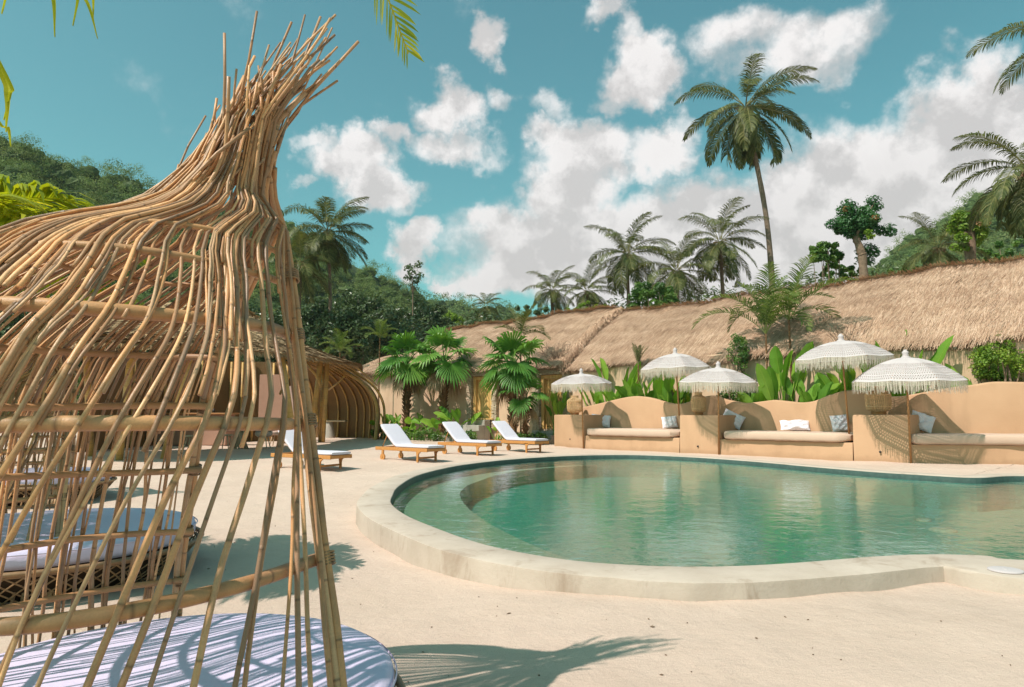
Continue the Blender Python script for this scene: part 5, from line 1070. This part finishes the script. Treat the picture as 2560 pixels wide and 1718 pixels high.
# ---------------------------------------------------------------- banana and bird-of-paradise clumps
def broad_leaf(b, base, az, e0, pet, L, Wd, droop, lr, tone, side=0.):
    n = 13; P = [np.asarray(base, float)]; tot = pet + L
    tt = np.concatenate([np.linspace(0, pet / tot, 5)[:-1], np.linspace(pet / tot, 1, n - 4)])
    for k in range(1, n):
        e = e0 - droop * tt[k] ** 1.6; P.append(P[-1] + orient(az + side * tt[k], e) * tot * (tt[k] - tt[k - 1]))
    P = np.array(P); b.tube(P, np.interp(tt, [0, pet / tot, 1], [.022, .013, .004]) * (L / .8), 5, min(1, tone + .25), False); T = np.gradient(P, axis=0); T /= np.linalg.norm(T, axis=1, keepdims=True); tw = lr.uniform(-1.1, 1.1)
    m = n - 4; idx_ = np.arange(4, n); f = np.linspace(0, 1, m); w = Wd * np.sin(pi * np.clip(f * .93 + .05, 0, 1)) ** .62; w[-1] = .004
    S_ = np.cross(T[idx_], orient(az + pi / 2, 0) * sin(tw) + np.array([0, 0, 1.]) * cos(tw)); S_ /= np.maximum(np.linalg.norm(S_, axis=1, keepdims=True), 1e-5); U = np.cross(S_, T[idx_])
    A = []; wav = .10 * np.sin(f * 17 + lr.uniform(0, 6))
    for k in (-1, -.5, 0, .5, 1): A.append(P[idx_] + S_ * (w * k)[:, None] + U * (abs(k) * w * .33 + wav * w * abs(k))[:, None])
    A = np.array(A); b.grid(A, rnd=np.clip(tone + .05 * np.repeat([-1, 0, .8, 0, -1], m) + lr.normal(0, .02), 0, 1))
def clump(name, base, leaves, label, cat, seed, mat='banana', group='broad leaved plants along the wall'):
    lr = np.random.default_rng(seed); c = thing(name, base, label, cat, group); b = MB()
    for (dx, dy, az, e0, pet, L, Wd, dr, tone) in leaves: broad_leaf(b, (dx, dy, 0), R(az), R(e0), pet, L, Wd, R(dr), lr, tone)
    b.build('leaves', M[mat], c, True); b = MB()
    for (dx, dy, az, e0, pet, L, Wd, dr, tone) in leaves[::2]: b.tube([(dx, dy, -.15), (dx * .9, dy * .9, .12), (dx * .8, dy * .8, .30)], [.04, .032, .02], 7, .5)
    b.build('stems', M[mat], c); return c
def rand_leaves(lr, n, hgt, L, Wd, spread=.25, e=(62, 88), dr=(10, 70)): return [(lr.uniform(-spread, spread), lr.uniform(-.15, .15), lr.uniform(0, 360), lr.uniform(*e), hgt * lr.uniform(.5, 1.), L * lr.uniform(.75, 1.15), Wd * lr.uniform(.8, 1.15), lr.uniform(*dr), lr.uniform(.15, .9)) for k in range(n)]
def bed(px, off): return hit(px, MAIN + nrm * off)          # spot in the planting strip between bench and villa
PLN = [(1545, 2.3, 11, 1.15, .75, .15, .30, 'tall upright clump of broad green leaves behind the wavy wall of the left bay'), (1612, 2.2, 9, .80, .55, .15, .28, 'yellow green broad leaved clump behind the left bay, between two umbrellas'), (1672, 2.2, 10, .8, .55, .17, .3, 'broad leaved clump right behind the pole of the umbrella on the block'), (1585, 1.95, 6, .5, .4, .12, .2, 'low pale green clump peeking over the wave of the left bay'),
       (1962, 2.1, 9, 1.35, .85, .17, .22, 'banana plant with tall torn leaves behind the middle bay'), (2040, 2.0, 9, .75, .5, .16, .3, 'low bushy banana plant behind the dip of the middle bay'), (2095, 2.3, 6, 1.0, .6, .15, .25, 'banana plant in the shade right behind the highest umbrella'), (2185, 2.5, 10, 1.55, .75, .17, .42, 'dense row of banana leaves standing above the highest umbrella'), (2232, 2.0, 5, .7, .45, .13, .2, 'small dark leaved banana plant between lantern and umbrella fringe'),
       (2292, 2.6, 6, 1.45, .75, .15, .25, 'banana plant with a few tall oval leaves above the widest umbrella'), (1395, 2.4, 6, .9, .6, .14, .2, 'small yellow green broad leaved plant below the smallest umbrella'), (1500, 2.2, 6, .8, .6, .14, .2, 'fresh green broad leaved plant just right of the smallest umbrella'), (1645, 2.5, 7, .9, .6, .15, .3, 'pale green plant directly left of the pole of the umbrella on the block'), (1725, 2.4, 8, .9, .6, .16, .35, 'broad leaved plant between the second and the third umbrella pole'), (1900, 2.0, 7, .9, .6, .15, .3, 'broad leaved plant right of the umbrella with its pole on the sand'), (2140, 2.7, 8, 1., .7, .17, .35, 'banana plant half covered by the canopy of the highest umbrella')]
PTOP = [885, 930, 915, 960, 842, 925, 935, 833, 945, 832, 955, 940, 925, 945, 935, 900]
for k, (px, off, n, hg, L, Wd, sp, lab) in enumerate(PLN):
    h = bed(px, off)
    if h is None: h = gp0(px, 26)[:2]
    zt = at(px, PTOP[k], h[1])[2] - .35; L = max(L, .36 * zt)
    clump('banana_plant', (h[0], h[1], .35), rand_leaves(np.random.default_rng(60 + k), int(n * 1.6), zt - L * .82, L, Wd * 1.15, sp, (68, 89), (4, 42)), lab, 'banana plant', 80 + k)
h = bed(2438, 2.1); clump('banana_plant', (h[0], h[1], .35), [(0, 0, 165, 70, 1.25, 1.05, .16, 26, .55), (.03, 0, 140, 80, 1.25, .95, .15, 14, .8), (.0, 0, 60, 84, 1.0, .8, .13, 20, .4), (.05, 0, 100, 84, 1.1, .7, .13, 12, .3)], 'banana plant with two blade leaves leaning left over the right bay', 'banana plant', 99)
h = bed(2555, 2.3); clump('banana_plant', (h[0], h[1], .4), rand_leaves(np.random.default_rng(5), 8, 1.7, .8, .18, .2, (76, 89), (4, 24)), 'banana plant at the right edge behind the leafy shrub', 'banana plant', 98)
def wp(px, off):                                        # spot in front of the villa wall
    a, c_ = vp(-20, off)[:2], vp(25, off)[:2]; return hit(px, [a, c_])
for k, (px, off, n, hg, L, Wd, sp, dr, lab) in enumerate([(975, -1.1, 12, .9, .5, .13, .4, (10, 60), 'pale broad leaved plant at the end of the curved bamboo wall'), (1060, -1.6, 10, 1.1, .55, .16, .45, (30, 100), 'dark bird of paradise clump between the first two fan palms'), (1118, -1.4, 7, 1.0, .6, .14, .35, (30, 100), 'bird of paradise clump at the foot of the middle fan palm'), (1146, -1.0, 8, 1.2, .7, .14, .3, (20, 90), 'yellowish banana plant between the middle fan palm and the stone doorway'), (1250, -1.6, 6, .75, .35, .11, .2, (20, 80), 'small light green plant at the foot of the steps between the doors'), (1030, -1.9, 14, .55, .4, .05, .5, (40, 110), 'strap leaved plant at the foot of the first fan palm'), (955, -1.0, 9, .55, .38, .09, .3, (20, 80), 'variegated yellow shrub beside the curved bamboo wall')]):
    h = wp(px, off); clump('broad_leaf_plant', (h[0], h[1], .02), rand_leaves(np.random.default_rng(160 + k), n, hg, L, Wd, sp, (50, 86), dr), lab, 'plant', 180 + k, 'banana' if k not in (6,) else 'yellowbush')
# ---------------------------------------------------------------- leafy crowns
def leaves(b, C, Rc, n, size, lr, squash=.8, up=.5, tone=None, jit=.5):
    """n folded leaves scattered through clumps C (k,3) of radius Rc"""
    C = np.asarray(C, float); k = len(C); ci = lr.integers(0, k, n); d = lr.normal(0, 1, (n, 3)); d /= np.linalg.norm(d, axis=1, keepdims=True); r_ = np.asarray(Rc)[ci] if np.ndim(Rc) else np.full(n, Rc)
    P = C[ci] + d * (r_ * lr.uniform(.35, 1.05, n) ** .6)[:, None] * [1, 1, squash]; nn = d + [0, 0, up] + lr.normal(0, jit, (n, 3)); nn /= np.linalg.norm(nn, axis=1, keepdims=True)
    a = np.cross(nn, lr.normal(0, 1, (n, 3))); a /= np.maximum(np.linalg.norm(a, axis=1, keepdims=True), 1e-6); c_ = np.cross(nn, a); s_ = (size * lr.uniform(.6, 1.25, n))[:, None]
    V = np.stack([P - a * s_ * .5, P + c_ * s_ * .27 + nn * s_ * .07, P + a * s_ * .5 - nn * s_ * .1, P - c_ * s_ * .27 + nn * s_ * .07], 1).reshape(-1, 3); ct = lr.uniform(0, 1, k) if tone is None else np.full(k, tone)
    b.add(V, np.arange(4 * n).reshape(-1, 4), None, np.repeat(np.clip(ct[ci] * .55 + lr.uniform(0, .45, n), 0, 1), 4))
def branchy(b, base, tips, r0, lr):
    for t_ in tips:
        base = np.asarray(base, float); t_ = np.asarray(t_, float); mid = base * .45 + t_ * .55 + lr.normal(0, .05 * np.linalg.norm(t_ - base), 3); b.tube(catmull([base, mid, t_], 5), np.linspace(r0, r0 * .2, 11), 6, .4)
def tree(name, base, trunk_pts, tr, clumps, Rc, nleaf, size, mat, label, cat, group, seed, squash=.85, limbs=9):
    lr = np.random.default_rng(seed); c = thing(name, base, label, cat, group); b = MB(); T_ = catmull(np.array(trunk_pts, float), 8); b.tube(T_, np.linspace(tr[0], tr[1], len(T_)) * (1 + .08 * lr.normal(0, 1, len(T_))), 10, .4); sel = np.asarray(clumps)[lr.permutation(len(clumps))[:limbs]]; branchy(b, T_[-1] - [0, 0, .1], sel, tr[1] * .55, lr); b.build('trunk', M['bark'], c); b = MB(); leaves(b, clumps, Rc, nleaf, size, lr, squash); b.build('crown', M[mat], c, False); return c
def ellips(lr, c, r, n, shell=.55): 
    d = lr.normal(0, 1, (n, 3)); d /= np.linalg.norm(d, axis=1, keepdims=True); return np.asarray(c) + d * np.asarray(r) * (lr.uniform(shell, 1, n) ** .7)[:, None]
# pruned round tree with leaning pale trunk, and the second one at its right
d_ = 30.; lr = np.random.default_rng(1); bs = gp0(2172, d_); s_ = d_ / FPX; cz = lambda py: at(2165, py, d_)[2]; cx = lambda px: (px - 2172) * s_
cl = np.vstack([ellips(lr, (cx(2165), 0, cz(555)), (.98, .8, .62), 80, .3), ellips(lr, (cx(2140), 0, cz(520)), (.30, .3, .3), 5), ellips(lr, (cx(2205), 0, cz(515)), (.25, .3, .35), 5), ellips(lr, (cx(2232), 0, cz(580)), (.25, .3, .25), 5), ellips(lr, (cx(2112), 0, cz(560)), (.3, .3, .3), 5), ellips(lr, (cx(2195), .2, cz(635)), (.42, .3, .4), 9)])
t1 = tree('pruned_tree', bs, [(.12, 0, 0), (.02, 0, cz(690)), (-.05, 0, cz(630)), (-.30, 0, cz(590))], (.22, .15), cl, .28, 12000, .13, 'almond', 'pruned tree with a round dark green crown and pale forked trunk above the thatch', 'tree', 'pruned trees above the thatch', 51)
b = MB(); leaves(b, [(cx(2130), -.3, cz(527)), (cx(2184), -.75, cz(556))], .16, 120, .14, lr); b.build('rust_leaves', M['rust'], t1, False)
b = MB(); leaves(b, [(cx(2172), -.6, cz(590)), (cx(2178), -.6, cz(600))], .18, 160, .16, lr); b.build('vine', M['yellowbush'], t1, False)
d_ = 27.; bs = gp0(2447, d_); s_ = d_ / FPX; cz = lambda py: at(2447, py, d_)[2]; cx = lambda px: (px - 2447) * s_; lr = np.random.default_rng(2)
cl = np.vstack([ellips(lr, (cx(2448), .1, cz(560)), (.62, .5, .50), 26), ellips(lr, (cx(2415), -.2, cz(610)), (.22, .3, .3), 6), ellips(lr, (cx(2475), 0, cz(585)), (.25, .3, .4), 7)])
t2 = tree('pruned_tree', bs, [(0, 0, 0), (.0, 0, cz(640)), (0, 0, cz(570))], (.24, .20), cl, .22, 2300, .17, 'yellowbush', 'stout dark trunk topped with bright lime green leaves near the right edge', 'tree', 'pruned trees above the thatch', 52)
b = MB(); leaves(b, [(cx(2465 + 5 * k), -.35, cz(528 + 12 * k)) for k in range(4)] + [(cx(2455), -.4, cz(566))], .15, 260, .09, lr); b.build('rust_leaves', M['rust'], t2, False)
# bushes on the ridge line and in the beds
def bush(name, px, py, d, rx, rz, n, size, mat, label, seed, ry=None, nc=26, rc=.3, group='shrubs and bushes', dens=1.):
    lr = np.random.default_rng(seed); c0 = at(px, py, d); bs = np.array([c0[0], c0[1], 0.]); cl = ellips(lr, (0, 0, c0[2]), (rx, ry or rx * .8, rz), nc); c = thing(name, bs, label, 'bush', group); b = MB(); branchy(b, (0, 0, 0.), cl[:10], .05, lr); b.build('branches', M['bark'], c); b = MB(); leaves(b, cl, rc * min(rx, rz), n, size, lr); b.build('foliage', M[mat], c, False); return c
bush('round_bush', 1632, 748, 37., 1.35, .95, 5200, .17, 'bush', 'round green bush standing over the ridge between the coconut palms', 61, nc=40)
bush('leafy_tree', 2062, 640, 31., .75, .62, 2600, .17, 'bush', 'bright green leafy treetop left of the pruned tree', 62, nc=26); bush('leafy_bush', 2100, 690, 32., 1.2, .45, 2600, .16, 'bush', 'low green bush along the ridge at the foot of the pruned tree', 63)
bush('leafy_bush', 2290, 690, 36., 2.2, .5, 3000, .18, 'bush', 'low hedge of green bushes on the ridge below the right hill', 65); bush('leafy_bush', 2530, 625, 34., 1.6, .6, 2600, .18, 'bush', 'green bush on the ridge at the right edge', 66)
bush('leafy_bush', 1330, 790, 40., 1.6, .6, 3200, .16, 'darktree', 'dark bush above the left roof beside the coconut row', 67); bush('leafy_bush', 1470, 772, 38., 1.2, .35, 1800, .15, 'yellowbush', 'light green bush peeking over the ridge near the roof junction', 68)
h = bed(2500, 2.0); bush('flowering_shrub', 2500, 905, h[1], .66, .50, 4200, .085, 'yellowbush', 'leafy shrub with small light green leaves at the right end of the bench', 71, nc=60, rc=.36)
bush('flowering_shrub', 2515, 858, h[1], .22, .40, 900, .08, 'yellowbush', 'upright leafy shoot of the shrub at the right end of the bench', 72, nc=12)
h = bed(1848, 2.2); bush('climbing_shrub', 1848, 880, h[1], .30, .62, 1500, .08, 'bush', 'narrow climbing shrub behind the umbrella at the left end of the middle bay', 73, nc=26, rc=.5); bush('climbing_shrub', 1840, 980, h[1] - .2, .5, .4, 1300, .09, 'bush', 'dark bush below the umbrella fringe behind the lantern of the middle bay', 74, nc=20, rc=.5)
for (px, off, w_, lab, sd) in ((1005, -1.9, .8, 'ground hugging shrub left of the middle fan palm', 81), (1085, -2.1, 1.0, 'ground hugging shrub between the fan palm trunks', 82), (1165, -2.0, .5, 'small ground hugging shrub left of the concrete steps', 83), (1290, -1.8, .6, 'ground hugging shrub at the foot of the fullest fan palm', 84), (1330, -1.7, .5, 'ground hugging shrub left of the carved door steps', 85), (960, -1.3, .6, 'ground hugging shrub by the end of the bamboo wall', 86)):
    h = wp(px, off); lr = np.random.default_rng(sd); c = thing('low_shrub', (h[0], h[1], 0), lab, 'shrub', 'low shrubs in the planting bed'); b = MB(); leaves(b, ellips(lr, (0, 0, .22), (w_, .35, .2), 22), .16, 1100, .09, lr); b.build('foliage', M['bush'], c, False); b = MB(); branchy(b, (0, 0, -.1), ellips(lr, (0, 0, .3), (w_ * .7, .3, .15), 9), .014, lr); b.build('branches', M['bark'], c)
# areca and slim feather palms in the beds
def areca(base, hgt, L, n, seed, label, mat='palm', tr=.045, es=(88, 25), dr=1.1, stems=1, lw=.30, wd=.018):
    lr = np.random.default_rng(seed); c = thing('feather_palm', base, label, 'palm tree', 'slender feather palms'); b = MB(); b2 = MB()
    for s_ in range(stems):
        cr = np.array([.12 * lr.normal() * s_, .1 * lr.normal() * s_, hgt * (1 - .2 * s_)]); trunk_tube(b, [(0, 0, -.2), cr * .5, cr], tr, tr * .6, lr, .12, 8)
        for k in range(n): f = (k + .5) / n; az = k * 2.39996 + lr.uniform(-.4, .4); frond(b2, cr, az, R(es[0] + (es[1] - es[0]) * f), L * lr.uniform(.8, 1.1), dr * lr.uniform(.8, 1.3) * (.4 + f), 34, L * lw, lr, wid=L * wd, side=lr.uniform(-.3, .3), hang=.35, curl=.25, wind=(.10, 0, 0), rr=.014)
    b.build('trunk', M['fibre'], c); b2.build('crown', M[mat], c, False); return c
def ar(px, py, off, L, n, sd, lab, fn=bed, **kw):
    h = fn(px, off); z = at(px, py, h[1])[2]; return areca((h[0], h[1], 0.), z, L, n, sd, lab, **kw)
ar(1922, 835, 2.5, 2.5, 11, 91, 'larger feather palm in front of the big thatched roof', lw=.21, mat='areca', es=(89, 48), dr=1.5, wd=.0155); ar(1982, 800, 2.7, 2.3, 10, 92, 'thinner feather palm on the right of the larger one', lw=.20, mat='areca', es=(86, 40), dr=1.5, wd=.0155)
ar(1302, 845, -1.3, 1.65, 6, 93, 'slender feather palm rising behind the fullest fan palm', wp, tr=.04, lw=.24); ar(946, 845, -.8, 1.2, 9, 94, 'feather palm over the far end of the left villa roof', wp, mat='areca', lw=.3)
p = at(850, 880, 36); areca((p[0], p[1], 0), p[2], 1.3, 12, 95, 'bright feather palm behind the tip of the bar roof', 'areca', lw=.3)
ar(1598, 912, 2.0, .75, 7, 96, 'tall reed like shoot behind the umbrella of the left bay', es=(89, 70), dr=.35, lw=.2)
# bare twiggy shrub in front of the thatch, twiggy pile on the left roof corner
lr = np.random.default_rng(12)
def twigs(px0, px1, pyb, pyt, d, n, label, sd, r0=.012, zb=None):
    lr = np.random.default_rng(sd); p = at((px0 + px1) / 2, pyb, d); c = thing('bare_shrub', (p[0], p[1], zb or 0), label, 'shrub'); b = MB(); w_ = (px1 - px0) / FPX * d; hz = p[2] - (zb or 0); ht = (pyb - pyt) / FPX * d
    for k in range(n):
        x0 = lr.normal(0, w_ * .12); t_ = np.array([lr.uniform(-.5, .5) * w_, lr.uniform(-.3, .3), hz + ht * lr.uniform(.5, 1.)]); q = catmull([(x0 * .4, 0, 0), (x0, 0, hz * .9), (x0 * .5 + t_[0] * .5 + lr.normal(0, .06), t_[1] * .5, hz + ht * .4), t_], 5); b.tube(q, np.linspace(r0 * 1.4, r0 * .35, len(q)), 5, lr.random())
        for m in range(4): i = lr.integers(len(q) // 2, len(q) - 1); e_ = q[i] + lr.normal(0, .16, 3) + [0, 0, .1]; b.tube([q[i], (q[i] + e_) / 2 + lr.normal(0, .03, 3), e_], [r0 * .5, r0 * .4, r0 * .2], 4, lr.random(), False)
    b.build('twigs', M['bark'], c); return c
h = bed(2110, 2.6); twigs(2055, 2190, 890, 790, h[1], 16, 'bare grey shrub with tangled twigs in front of the thatch, behind the highest umbrella', 1)
h = wp(1392, -.06); twigs(1350, 1430, 918, 852, h[1], 30, 'bundle of dry upright sticks standing on the stone lintel above the carved door', 2, .014, 3.08)
# ================================================================ big dark trees behind the bar
BT = [(700, 862, 50, 4.6, 2.9, 'darktree', 'dark tree right behind the bar roof, left of the palm trunks', 1), (800, 838, 54, 4.2, 3.6, 'darktree', 'dark tree behind the taller windswept palm', 2), (905, 818, 56, 4.4, 4.2, 'darktree', 'large glossy dark tree in the middle of the grove', 3), (1010, 826, 60, 4.6, 3.9, 'darktree', 'large dark tree at the right of the grove with a thin shoot above', 4), (860, 850, 46, 3.4, 2.2, 'darktree', 'dark understorey tree above the vaulted bamboo wall', 5), (600, 840, 55, 4.8, 3.4, 'darktree', 'dark tree glimpsed through the canopy above the bar roof', 6), (1085, 822, 62, 3.4, 2.6, 'darktree', 'small dark tree at the right end of the grove above the thatch', 7), (960, 845, 50, 3.2, 1.6, 'darktree', 'low dark tree just behind the left end of the villa roof', 8), (1128, 806, 66, 2.0, 1.3, 'yellowbush', 'small bright green tree between the grove and the far ridge', 9), (440, 850, 52, 5.0, 3.6, 'darktree', 'dark tree seen through the rods left of the bar roof ridge', 10), (745, 822, 62, 3.6, 3.0, 'darktree', 'tree right behind the trunks of the two windswept palms', 11), (250, 850, 48, 5., 3.2, 'darktree', 'dark tree seen through the rods at the left', 12), (60, 850, 46, 5., 3., 'darktree', 'dark tree seen through the rods at the far left', 13)]
for (px, py, d, rx, rz, mt, lab, sd) in BT:
    lr = np.random.default_rng(300 + sd); c0 = at(px, py, d); sx = rx * .62; cl = ellips(lr, (0, 0, c0[2]), (sx, sx * .8, rz * .78), 70, .35)
    tree('broadleaf_tree', (c0[0], c0[1], 0), [(0, 0, -.2), (.1, 0, c0[2] * .5), (0, 0, c0[2] - rz * .2)], (.32, .16), cl, .75 * (rx / 4.5), int(8200 * (rx / 4.5)), .30, mt, lab, 'tree', 'trees of the grove', 320 + sd)
lr = np.random.default_rng(77); p = at(1032, 700, 58); c = thing('sapling', (p[0], p[1], 0), 'thin airy tree top sticking up from the grove against the cloud', 'tree', 'trees of the grove'); s_ = 58 / FPX
cl = np.array([((x - 1032) * s_, lr.uniform(-.4, .4), at(x, y, 58)[2]) for x, y in ((1020, 668), (1045, 662), (1030, 680), (1050, 690), (1022, 695), (1040, 700), (1035, 715))]); b = MB(); trunk_tube(b, [(0, 0, 0), (.05, 0, p[2] * .6), (0, 0, p[2])], .10, .03, lr); branchy(b, (0, 0, p[2] * .9), cl, .03, lr); b.build('trunk', M['bark'], c); b = MB(); leaves(b, cl, .45, 420, .28, lr); b.build('crown', M['darktree'], c, False)
# ================================================================ wooded hills
def smooth_noise(x, y, s): return (np.sin(x * 1.0 / s + 1.7 * np.sin(y * .7 / s)) + np.sin(y * 1.3 / s + 2.1 * np.sin(x * .6 / s) + 1.3)) * .5
def hill(name, ridge, frac, zfoot, pull, sub, seed, rough):
    P = np.array([at(px, py, d) for px, py, d in ridge]); P = catmull(P, 10); F = np.array([[p[0] * frac, p[1] * frac, zfoot] for p in P]); m = 30; A = []
    for f in np.linspace(-.25, 1, m):
        if f < 0: q = P + (P - F) * np.array([1, 1, 0]) * (-f) * 1.2; q[:, 2] = P[:, 2] + (P[:, 2] - zfoot) * f * 1.4
        else: q = P * (1 - f) + F * f; q[:, 2] = zfoot + (P[:, 2] - zfoot) * (1 - f) ** 1.12
        q[:, 2] += rough * smooth_noise(q[:, 0], q[:, 1], 9.) * (0.2 + .8 * min(1, abs(f) * 3)) + rough * .5 * smooth_noise(q[:, 1], q[:, 0], 3.7) * min(1, abs(f) * 3); q[:, 2] -= pull; A.append(q)
    A = np.array(A); b = MB(); b.grid(A); struct(b.build(name, M['hill'])); return A
def forest(name, A, n, crown, leaf, per, seed, label, jmin=0, imax=None):
    lr = np.random.default_rng(seed); m, k = A.shape[:2]; i = lr.uniform(0, (imax or m) - 1.01, n); j = lr.uniform(jmin, k - 1.01, n); a, c_ = i.astype(int), j.astype(int); s_, t_ = (i - a)[:, None], (j - c_)[:, None]
    G = (A[a, c_] * (1 - s_) + A[a + 1, c_] * s_) * (1 - t_) + (A[a, c_ + 1] * (1 - s_) + A[a + 1, c_ + 1] * s_) * t_
    b = MB(); protos = []
    for q in range(6):
        pb = MB(); cl = ellips(lr, (0, 0, .5), (.60, .60, .52), 15, .75); cl[:, 2] = np.abs(cl[:, 2] - .2) + .2; leaves(pb, cl, .22, per, leaf / crown, lr, .85, .45, .5, .26); core = [(max(.001, .74 * sin(pi * q_ / 7)), .50 - .46 * cos(pi * q_ / 7)) for q_ in range(8)]; pb.Vc = core; protos.append((np.vstack(pb.V), np.concatenate(pb.r)))
    Vs, rs = [], []
    for g_ in G:
        V, r_ = protos[lr.integers(6)]; s1 = crown * lr.uniform(.55, 1.25); a_ = lr.uniform(0, 6.28); ca, sa = cos(a_), sin(a_); Rm = np.array([[ca, -sa, 0], [sa, ca, 0], [0, 0, lr.uniform(.8, 1.2)]]); Vs.append((V @ Rm.T) * s1 * .62 + g_); rs.append(np.clip(r_ * .5 + lr.uniform(-.15, .6), 0, 1))
    a_ = np.linspace(0, 2 * pi, 9, endpoint=False); cv = np.array([[(r0 * cos(x), r0 * sin(x), z0) for x in a_] for r0, z0 in core])
    for g_ in G[::1]:
        s1 = crown * .36 * lr.uniform(.7, 1.1); b.grid(cv * s1 * (1 + .12 * lr.normal(0, 1, cv.shape[:2] + (1,))) + g_, True, 0., 0.)
    V = np.vstack(Vs); b.add(V, np.arange(len(V)).reshape(-1, 4), None, np.concatenate(rs)); o = b.build(name, M['forest'], None, False); o['kind'] = 'stuff'; o['label'] = label; o['category'] = 'forest'; return o
RL = [(-260, 300, 95), (-120, 285, 100), (0, 318, 104), (60, 328, 106), (110, 368, 110), (200, 388, 116), (270, 412, 122), (350, 428, 128), (430, 452, 134), (520, 478, 140), (640, 500, 148), (700, 506, 152), (770, 552, 158), (850, 612, 166), (930, 654, 174), (980, 682, 180), (1040, 716, 188), (1120, 768, 194)]
H1 = hill('hill', RL, .50, 1.0, 3.2, 0, 1, 1.6); forest('forest', H1, 1350, 6.0, .36, 600, 5, 'dense green forest covering the hill on the left')
RF = [(980, 735, 300), (1060, 735, 300), (1110, 738, 305), (1190, 742, 310), (1260, 752, 315), (1320, 772, 320), (1400, 800, 320), (1500, 830, 320)]
H2 = hill('hill', RF, .55, 4., 5.0, 0, 2, 2.5); forest('forest', H2, 480, 9., .9, 220, 6, 'forest on the far ridge below the clouds')
RR_ = [(2000, 800, 190), (2090, 735, 195), (2160, 668, 200), (2230, 622, 205), (2290, 568, 210), (2350, 545, 215), (2400, 512, 220), (2440, 468, 225), (2480, 448, 228), (2560, 436, 232), (2680, 410, 238), (2850, 420, 240)]
H3 = hill('hill', RR_, .5, 4., 3.6, 0, 3, 2.2); forest('forest', H3, 950, 7.2, .55, 360, 7, 'forest on the steep hill at the right')
# low greenery that closes the view behind the villas and the bar
lr = np.random.default_rng(9)
c = MB(); cl = []
for px in np.arange(-300, 1000, 26): cl.append(at(px + lr.uniform(-8, 8), 860 + lr.uniform(-18, 40), 62 + lr.uniform(-4, 4)))
for px in np.arange(1000, 2560, 26): cl.append(at(px + lr.uniform(-8, 8), np.interp(px, [1000, 1500, 2100, 2560], [830, 795, 715, 650]) + lr.uniform(0, 50), 50 + lr.uniform(-3, 3)))
leaves(c, np.array(cl), 1.9, 26000, .34, lr, .9); o = c.build('undergrowth', M['darktree'], None, False); o['kind'] = 'stuff'; o['label'] = 'dark green undergrowth behind the villas and the bar'; o['category'] = 'undergrowth'

# dry leaf flakes and small stones lying on the sand
lr = np.random.default_rng(19); b = MB()
for k in range(420):
    x, y = lr.uniform(-5, 6.5), 2.2 + 9 * lr.random() ** 1.6
    if np.min(np.linalg.norm(OUT - [x, y], axis=1)) < .12 or (((x - 4.6) ** 2 / 6.4 ** 2 + (y - 9.3) ** 2 / 5. ** 2) < 1 and y > 4.4 and x > -2): continue
    z = float(gz(x, y)) + .012 * sin(x * 2.3 + 1.3 * sin(y * 1.7)) * sin(y * 2.9 + x) + .006 * sin(x * 7.1 + y * 3.3) * sin(y * 6.3 - x * 2); s_ = lr.uniform(.004, .011) * (1 if lr.random() < .85 else 2.); a = lr.uniform(0, 6.28); u_ = np.array([cos(a), sin(a), lr.normal(0, .15)]); v_ = np.array([-sin(a), cos(a), lr.normal(0, .15)]) * .5; p = np.array([x, y, z + .004])
    b.add([p - u_ * s_, p - v_ * s_ + [0, 0, .003], p + u_ * s_, p + v_ * s_ + [0, 0, .003], p + [0, 0, -.006]], [[0, 1, 2, 3]], [[0, 4, 1], [1, 4, 2], [2, 4, 3], [3, 4, 0]], lr.random())
o = b.build('leaf_litter', M['bark'], None, False); o['kind'] = 'stuff'; o['label'] = 'scattered dark leaf flakes and small stones on the pale sand'; o['category'] = 'litter'

# air: a pale even haze in one closed box round the whole scene
t = NT('haze'); t.n('OutputMaterial', {1: t.n('VolumePrincipled', {'Color': (.86, .93, .95, 1), 'Density': .00025, 'Anisotropy': .35}).outputs[0]})
b = MB(); b.box((0, 60, 88.), (1100, 1100, 184.)); o = b.build('haze', t.m, None, False); o['kind'] = 'stuff'; o['label'] = 'thin pale air haze that softens the wooded hills'; o['category'] = 'haze'
